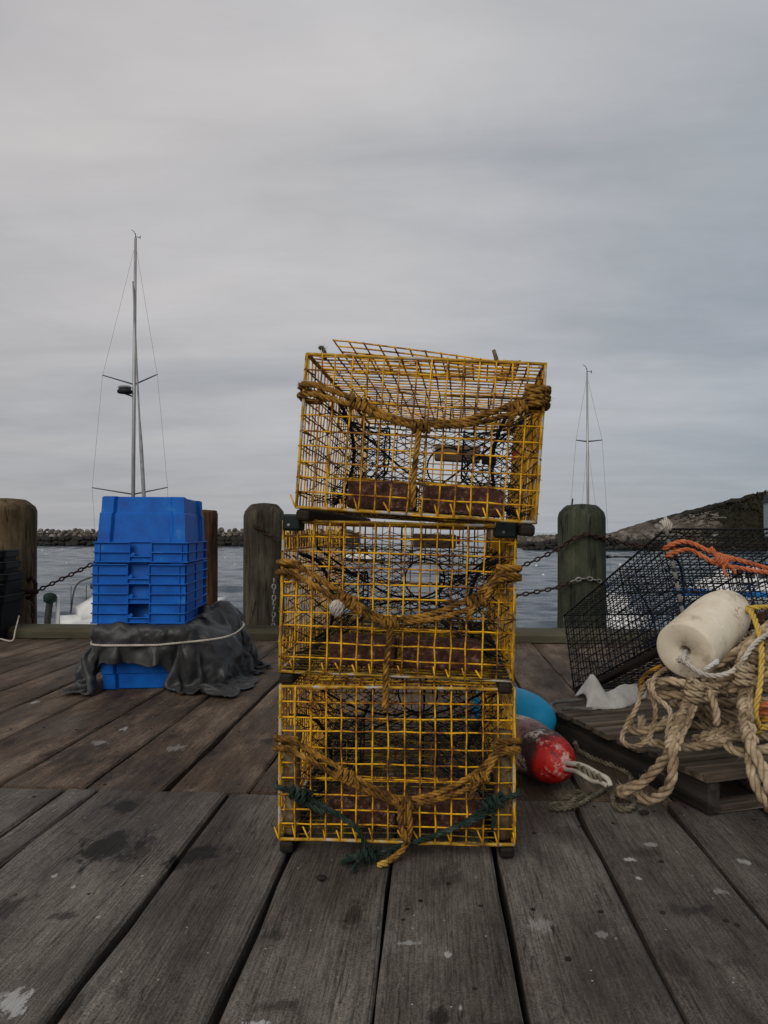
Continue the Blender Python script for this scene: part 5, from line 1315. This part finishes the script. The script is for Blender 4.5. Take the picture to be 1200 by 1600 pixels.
q.build('strop_tie', M['rope_dirty'], rb, smooth=True)
# blue buoy behind it
base = at(765, 1085, 2.95); base.z = .092; nose = at(859, 1112, 2.66); nose.z = .090
bb = buoy_obj('lobster_buoy', 'bright sky-blue buoy half hidden behind the red one', base, nose, bullet(.089, (nose - base).length, .01, .01, .5), M['bluebuoy'], 'fishing buoys')

# ---- rope bits on the deck
def G(px, py, z=.009): 
    p = on(px, py, z); return tuple(p)
def deck_rope(pts, r, mat, label, fz=120, ln=.012, wob=.0008):
    P = [np.array(G(*p)) for p in pts]; c = P[0].copy(); c[2] = 0
    q = MB(); P = [p - c for p in P]; q.rope(P, r, wob=wob); q.fuzz(P, r, fz, ln)
    o = q.build('rope_length', M[mat], loc=tuple(c), smooth=True); tag(o, label, 'rope', 'rope ends lying on the deck'); return o
deck_rope([(952, 1222, .03), (945, 1232, .012), (930, 1243, .009), (905, 1256, .008), (880, 1264, .008), (862, 1262, .008), (866, 1256, .01), (885, 1255, .012), (905, 1246, .016), (922, 1238, .012)], .0072, 'rope_dirty', 'olive rope leading from the white strop across the deck', 240)
deck_rope([(870, 1248, .010), (884, 1240, .016), (900, 1248, .02), (892, 1258, .014), (876, 1252, .014), (888, 1244, .024), (908, 1240, .018), (920, 1246, .01)], .0075, 'rope_dirty', 'matted frayed rope tangle left of the olive rope', 500, .024, .003)
deck_rope([(898, 1160, .06), (903, 1172, .03), (920, 1182, .009), (945, 1192, .009), (968, 1200, .009), (983, 1210, .009), (986, 1222, .009), (975, 1232, .009), (960, 1238, .009), (958, 1252, .009), (966, 1262, .009), (982, 1264, .009), (992, 1256, .010), (985, 1247, .010), (970, 1244, .012), (962, 1232, .020)], .0085, 'rope_dirty', 'brown rope snaking along the pallet side into a small loop', 240)
deck_rope([(988, 1236, .022), (978, 1230, .022), (966, 1236, .02), (975, 1244, .016), (995, 1240, .014), (1004, 1246, .014)], .010, 'rope_tan', 'frayed tan rope end by the pallet corner', 300, .018, .002)
# grey hose lying over the back corner of the pallet
q = MB(); hp_ = [on(930, 1090, .135), on(900, 1094, .125), on(870, 1097, .120), on(860, 1104, .120), on(868, 1112, .118)]
c0 = Vector((hp_[0].x, hp_[0].y, 0)); q.tube(catmull([p - c0 for p in hp_], 8), .0075, 8)
q.tube(catmull([p - c0 for p in (on(878, 1107, .119), on(900, 1107, .122), on(925, 1108, .125))], 8), .007, 8)
o = q.build('hose', M['pipe'], loc=tuple(c0), smooth=True); tag(o, 'grey hose bent over the far corner of the pallet', 'hose')
# white canvas rag
rg0 = on(945, 1108, .115)
q = MB(); nu_, nv_ = 34, 20; V = []; Fs = []
ex = (on(1012, 1086, .13) - rg0); 
for j in range(nv_ + 1):
    v = j / nv_
    for i in range(nu_ + 1):
        u = i / nu_
        px = 914 + 104 * u; py = 1110 - 24 * u * u
        Pq = on(px, py, .115)
        hgt = (.092 * math.exp(-((u - .17) / .15) ** 2) + .030 * math.exp(-((u - .66) / .32) ** 2) + .018) * math.sin(min(1, v * 1.6) * math.pi / 2) * (1 - .55 * max(0, v - .6) / .4)
        wr = .010 * mnoise.noise(Vector((u * 5, v * 3 + u * 2, 4))) + .005 * mnoise.noise(Vector((u * 13 + v * 4, v * 6, 9)))
        V.append((Pq.x - rg0.x + .016 * math.sin(v * 4 + u * 3), Pq.y - rg0.y + .14 * v + .012 * math.sin(u * 9), max(.002, hgt + abs(wr) + .002)))
for j in range(nv_):
    for i in range(nu_):
        a = j * (nu_ + 1) + i; Fs.append((a, a + 1, a + nu_ + 2, a + nu_ + 1))
q.add(V, Fs); o = q.build('canvas_rag', M['cloth'], loc=(rg0.x, rg0.y, .111), smooth=True); tag(o, 'crumpled white canvas rag on the pallet', 'cloth')
sd = o.modifiers.new('solid', 'SOLIDIFY'); sd.thickness = .002
# dark pebble-like bits on the deck
for (px, py, s_, lab) in ((1006, 1273, .012, 'small dark lump on the deck near the pallet corner'), (502, 1375, .010, 'small dark lump on the deck below the bottom trap')):
    p = on(px, py, 0); q = MB(); q.lathe([(.2, -.2), (.9, 0), (1.0, .25), (.6, .55), (.1, .66)], 9)
    o = q.build('debris_lump', M['rust'], loc=(p.x, p.y, .0015 + .2 * s_)); o.scale = (s_ * 1.3, s_, s_); o.data.materials[0] = M['nail']; tag(o, lab, 'debris')

# ================================================================== BOATS
def hull_mesh(Ln, bm, fb, n=16, transom=.75):
    rings = []
    for i in range(n + 1):
        s_ = i / n
        w = bm / 2 * (transom + (1 - transom) * min(1, s_ / .4)) if s_ < .4 else bm / 2 * max(.015, (1 - ((s_ - .4) / .6) ** 2.2))
        sh = fb * (1 + .22 * s_ * s_)
        y = -Ln / 2 + Ln * s_
        rings.append([(-w, y, sh), (-w * .96, y, sh * .5), (-w * .6, y, -.15), (0, y, -.3), (w * .6, y, -.15), (w * .96, y, sh * .5), (w, y, sh), (w * .9, y, sh + .03), (0, y, sh + .07), (-w * .9, y, sh + .03)])
    return rings
def sailboat(label, px, Y, mast_top_py, spreaders, rotz, scale_w, furl=None, radar=None, hull_dx=0.0, mast_w=.075):
    b_ = at(px, 832, Y); base = Vector((b_.x, Y, WATER))
    root = thing('moored_sailboat', label, 'sailboat', tuple(base), (0, 0, 0), 'moored sailboats')
    ztop = at(px, mast_top_py, Y).z - WATER
    Ln = ztop * .72
    hr = Euler((0, 0, rotz)).to_matrix()
    q = MB(); q.loft([[tuple(hr @ Vector(p) + Vector((hull_dx, 0, 0))) for p in rg] for rg in hull_mesh(Ln, scale_w, 1.05)]); q.build('hull', M['hull'], root, smooth=True)
    q = MB(); rings = []
    for s_ in np.linspace(-.28, .16, 7):
        w = scale_w * .30 * (1 - .5 * max(0, s_)); y = s_ * Ln; hh = 1.55 - .35 * max(0, s_) * 2
        rings.append([tuple(hr @ Vector(p) + Vector((hull_dx, 0, 0))) for p in ((-w, y, 1.1), (-w * .85, y, hh), (w * .85, y, hh), (w, y, 1.1))])
    q.loft(rings); cb = q.build('cabin', M['hull'], root)
    for s_ in (-1, 1):
        q = MB(); q.loft([[tuple(hr @ Vector((s_ * (scale_w * .30 + .012 - .02 * k), y, z))) for k, z in enumerate((1.2, 1.42))] + [tuple(hr @ Vector((s_ * (scale_w * .28), y, z))) for z in (1.42, 1.2)] for y in (-.2 * Ln, .05 * Ln)]); q.build('window', M['window'], cb)
    my = .05 * Ln
    # the mast stands over the thing's origin
    q = MB(); q.tube([(0, 0, 1.0), (0, 0, ztop * .6), (0, 0, ztop)], [mast_w, mast_w * .95, mast_w * .7], 10); mast = q.build('mast', M['alu'], root, smooth=True)
    tips = []
    for (py, pl, pr_, drop) in spreaders:
        z = at(px, py, Y).z - WATER; xl_ = at(pl, py, Y).x - base.x; xr = at(pr_, py, Y).x - base.x
        for x in (xl_, xr):
            q = MB(); q.tube([(0, 0, z - drop), (x, 0, z + drop * .2)], [.035, .022], 6); q.build('spreader', M['rigging'], mast)
        tips.append((z, xl_, xr))
    for k in (1, 2):
        pts = [(0, 0, ztop * .985)] + [(tp[k], 0, tp[0]) for tp in tips] + [((scale_w / 2 - .1) * (-1 if k == 1 else 1), .2, 1.1)]
        q = MB(); q.tube(pts, .0048, 4); q.build('shroud', M['rigging'], root)
        q = MB(); zt_ = tips[-1][0]; q.tube([(0, 0, zt_ - .05), ((scale_w / 2 - .25) * (-1 if k == 1 else 1) * .8, -.4, 1.1)], .0040, 4); q.build('shroud', M['rigging'], root)
    if furl:
        q = MB(); yb = (hr @ Vector((0, .46 * Ln, 0))).y * .5
        fp = [at(*furl[0], Y), at((furl[0][0] + furl[1][0]) / 2 - 1, (furl[0][1] + furl[1][1]) / 2, Y + yb * .45), at(*furl[1], Y + yb), at(furl[1][0] + 6, furl[1][1] + 110, Y + yb * 1.3)]
        q.tube(catmull([tuple(p - base) for p in fp], 4), [.035] * 6 + [.07] * 7, 8); q.build('furled_sail', M['sailcover'], root, smooth=True)
    if radar:
        c = at(*radar, Y); x = c.x - base.x; z = c.z - WATER
        q = MB(); q.lathe([(.10, -.10), (.27, -.08), (.29, 0), (.24, .07), (.05, .09)], 16); o = q.build('radar_dome', M['dark_gear'], mast, smooth=True, loc=(x, -.12, z))
        q = MB(); q.lathe([(.10, .10), (.24, .105), (.26, .15), (.2, .2), (.05, .22)], 14); q.build('radar_cap', M['alu'], o)
        q = MB(); q.tube([(x, -.12, z - .1), (x * .4, -.05, z - .16), (0, 0, z - .22)], .03, 6); q.build('bracket', M['dark_gear'], o, loc=(-x, .12, -z))
    q = MB(); q.tube([(0, 0, ztop), (0, 0, ztop + .18)], .014, 5); q.tube([(-.02, 0, ztop + .05), (.18, 0, ztop + .02)], .014, 5); q.tube([(0, 0, ztop + .12), (-.06, 0, ztop + .26), (-.16, 0, ztop + .32)], .012, 5); q.tube([(.18, 0, ztop - .04), (.19, 0, ztop + .09)], .014, 5)
    q.build('masthead_gear', M['dark_gear'], mast)
    # boom with stowed sail
    bd = hr @ Vector((0, -1, 0)); q = MB(); q.tube([(0, 0, 2.0), tuple(Vector((0, 0, 2.05)) + bd * Ln * .36)], [.14, .10], 8); q.build('boom', M['blue_canvas'], root, smooth=True)
    return root
sailboat('sailboat with the tall mast behind the blue tote stack', 207.5, 28.0, 372, [(588, 160, 246, .32), (763.5, 144, 262, .22)], R(192), 2.9, furl=((208, 440), (225, 778)), radar=(197, 612))
sailboat('smaller sailboat whose mast rises behind the right piling', 919, 31.0, 582, [(688, 900, 941, .05)], R(3), 2.2, mast_w=.055, hull_dx=.35)

# white motorboat low behind the left kerb
c = at(152, 978, 20.0); mboat = thing('motorboat', 'small white motorboat showing between the left piling and the totes', 'motorboat', (c.x, 20.0, WATER), (0, 0, R(-58))); mboat.scale = (1, 1, 1.28)
q = MB(); rings = hull_mesh(4.6, 1.9, 1.30); q.loft([[(-p[0], p[1] + 1.35, p[2]) for p in rg] for rg in rings]); q.build('hull', M['hull'], mboat, smooth=True)
q = MB(); rings = []
for (y, w, z) in ((-.5, .75, 1.5), (.2, .72, 1.85), (1.2, .62, 2.05), (2.2, .4, 1.7), (2.9, .15, 1.5)):
    rings.append([(-w, y, 1.3), (-w * .8, y, z), (w * .8, y, z), (w, y, 1.3)])
q.loft(rings); q.build('foredeck', M['hull'], mboat, smooth=True)
q = MB(); q.tube(catmull([(-.85, -.6, 1.35), (-.8, -.5, 1.9), (-.4, -.3, 2.1), (0, .1, 2.2), (-.5, .5, 2.15), (-.75, .9, 1.5)], 6), .022, 6); q.tube(catmull([(-.7, .2, 1.5), (-.5, .5, 2.3), (-.2, 1.0, 2.7), (.1, 1.5, 2.8)], 6), .02, 6)
for y in (-.6, -.2, .3, .8): q.tube([(-.82, y, 1.35), (-.8, y, 1.95)], .014, 5)
q.build('rail', M['rigging'], mboat, smooth=True)
q = MB(); q.tube([(0, -1.25, .2), (0, -1.25, 1.3), (0, -1.2, 1.7)], [.07, .085, .09], 8); ob_ = q.build('outboard_leg', M['dark_gear'], mboat, smooth=True)
q = MB(); q.lathe([(.10, 0), (.16, .03), (.17, .12), (.14, .18), (.06, .205)], 14); q.build('outboard_cowl', M['green_gear'], ob_, smooth=True, loc=(0, -1.2, 1.66))
q = MB(); q.tube([(-.1, -1.0, 1.2), (-.1, -1.0, 1.8)], .055, 7); q.build('stern_post', M['hull'], mboat)
q = MB(); q.box((.1, -.1, 1.95), (.9, .12, .10)); q.build('seat_back', M['dark_gear'], mboat, bevel=.03)

def cabin_boat(label, px, Y, Ln, rotz, stripe):
    c = at(px, 832, Y); o = thing('cabin_boat', label, 'boat', (c.x, Y, WATER), (0, 0, rotz), 'moored cabin boats')
    q = MB(); q.loft(hull_mesh(Ln, Ln * .33, .85)); q.build('hull', M['hull'], o, smooth=True)
    q = MB(); rings = hull_mesh(Ln * 1.002, Ln * .336, .62)
    q.loft([[(p[0], p[1], p[2] * .8 + .18) for p in rg] for rg in rings], cap=True); q.build('stripe', stripe, o, smooth=True)
    q = MB(); w = Ln * .12; rings = []
    for (y, z) in ((-.25 * Ln, 2.1), (.08 * Ln, 2.15), (.16 * Ln, 1.5), (.3 * Ln, 1.25)): rings.append([(-w, y, .9), (-w * .85, y, z), (w * .85, y, z), (w, y, .9)])
    q.loft(rings); cb = q.build('cabin', M['hull'], o)
    for s_ in (-1, 1):
        for k in range(3):
            q = MB(); q.box((s_ * (w * .93), -.18 * Ln + k * .1 * Ln, 1.65), (.05, .08 * Ln, .45)); q.build('window', M['window'], cb)
    q = MB(); q.box((0, -.1 * Ln, 2.2), (w * 2.1, .42 * Ln, .08)); q.build('roof', stripe, cb, bevel=.02)
    return o
cabin_boat('white and blue cabin boat seen through the black trap', 1150, 44.0, 6.8, R(80), M['blue_canvas'])
cabin_boat('white cabin boat far off, seen through the middle trap', 566, 95.0, 6.0, R(62), M['dark_gear'])
# mooring balls and distant dots on the water
for i, (px, py, lab) in enumerate([(838, 883, 'white mooring ball just left of the right piling'), (849, 897, 'white mooring ball nearer than its twin, left of the right piling'), (969, 881, 'white mooring ball between the right piling and the black trap'),
                                   (66, 861, 'white mooring ball farthest left below the breakwater'), (72, 867, 'white mooring ball just below the farthest left one'), (97, 859, 'white mooring ball close under the breakwater'), (104, 881, 'white mooring ball midway between left piling and totes'),
                                   (352, 872, 'white mooring ball between the reddish post and the grey piling'), (367, 882, 'white mooring ball close to the grey piling')]):
    Y_ = (EYE.z - WATER - .1) * F / (py - 832); p = at(px, py, Y_); r_ = (2.1 if i in (0, 1, 2) else 1.4) * Y_ / F
    q = MB(); q.lathe([(.2, -.8), (.75, -.6), (1, 0), (.75, .62), (.3, .92), (.22, .95), (.2, 1.15), (.05, 1.2)], 12)
    o = q.build('mooring_ball', M['hull'], loc=(p.x, Y_, WATER + r_ * .4), smooth=True); o.scale = (r_,) * 3; tag(o, lab, 'mooring buoy', 'mooring balls on the water')
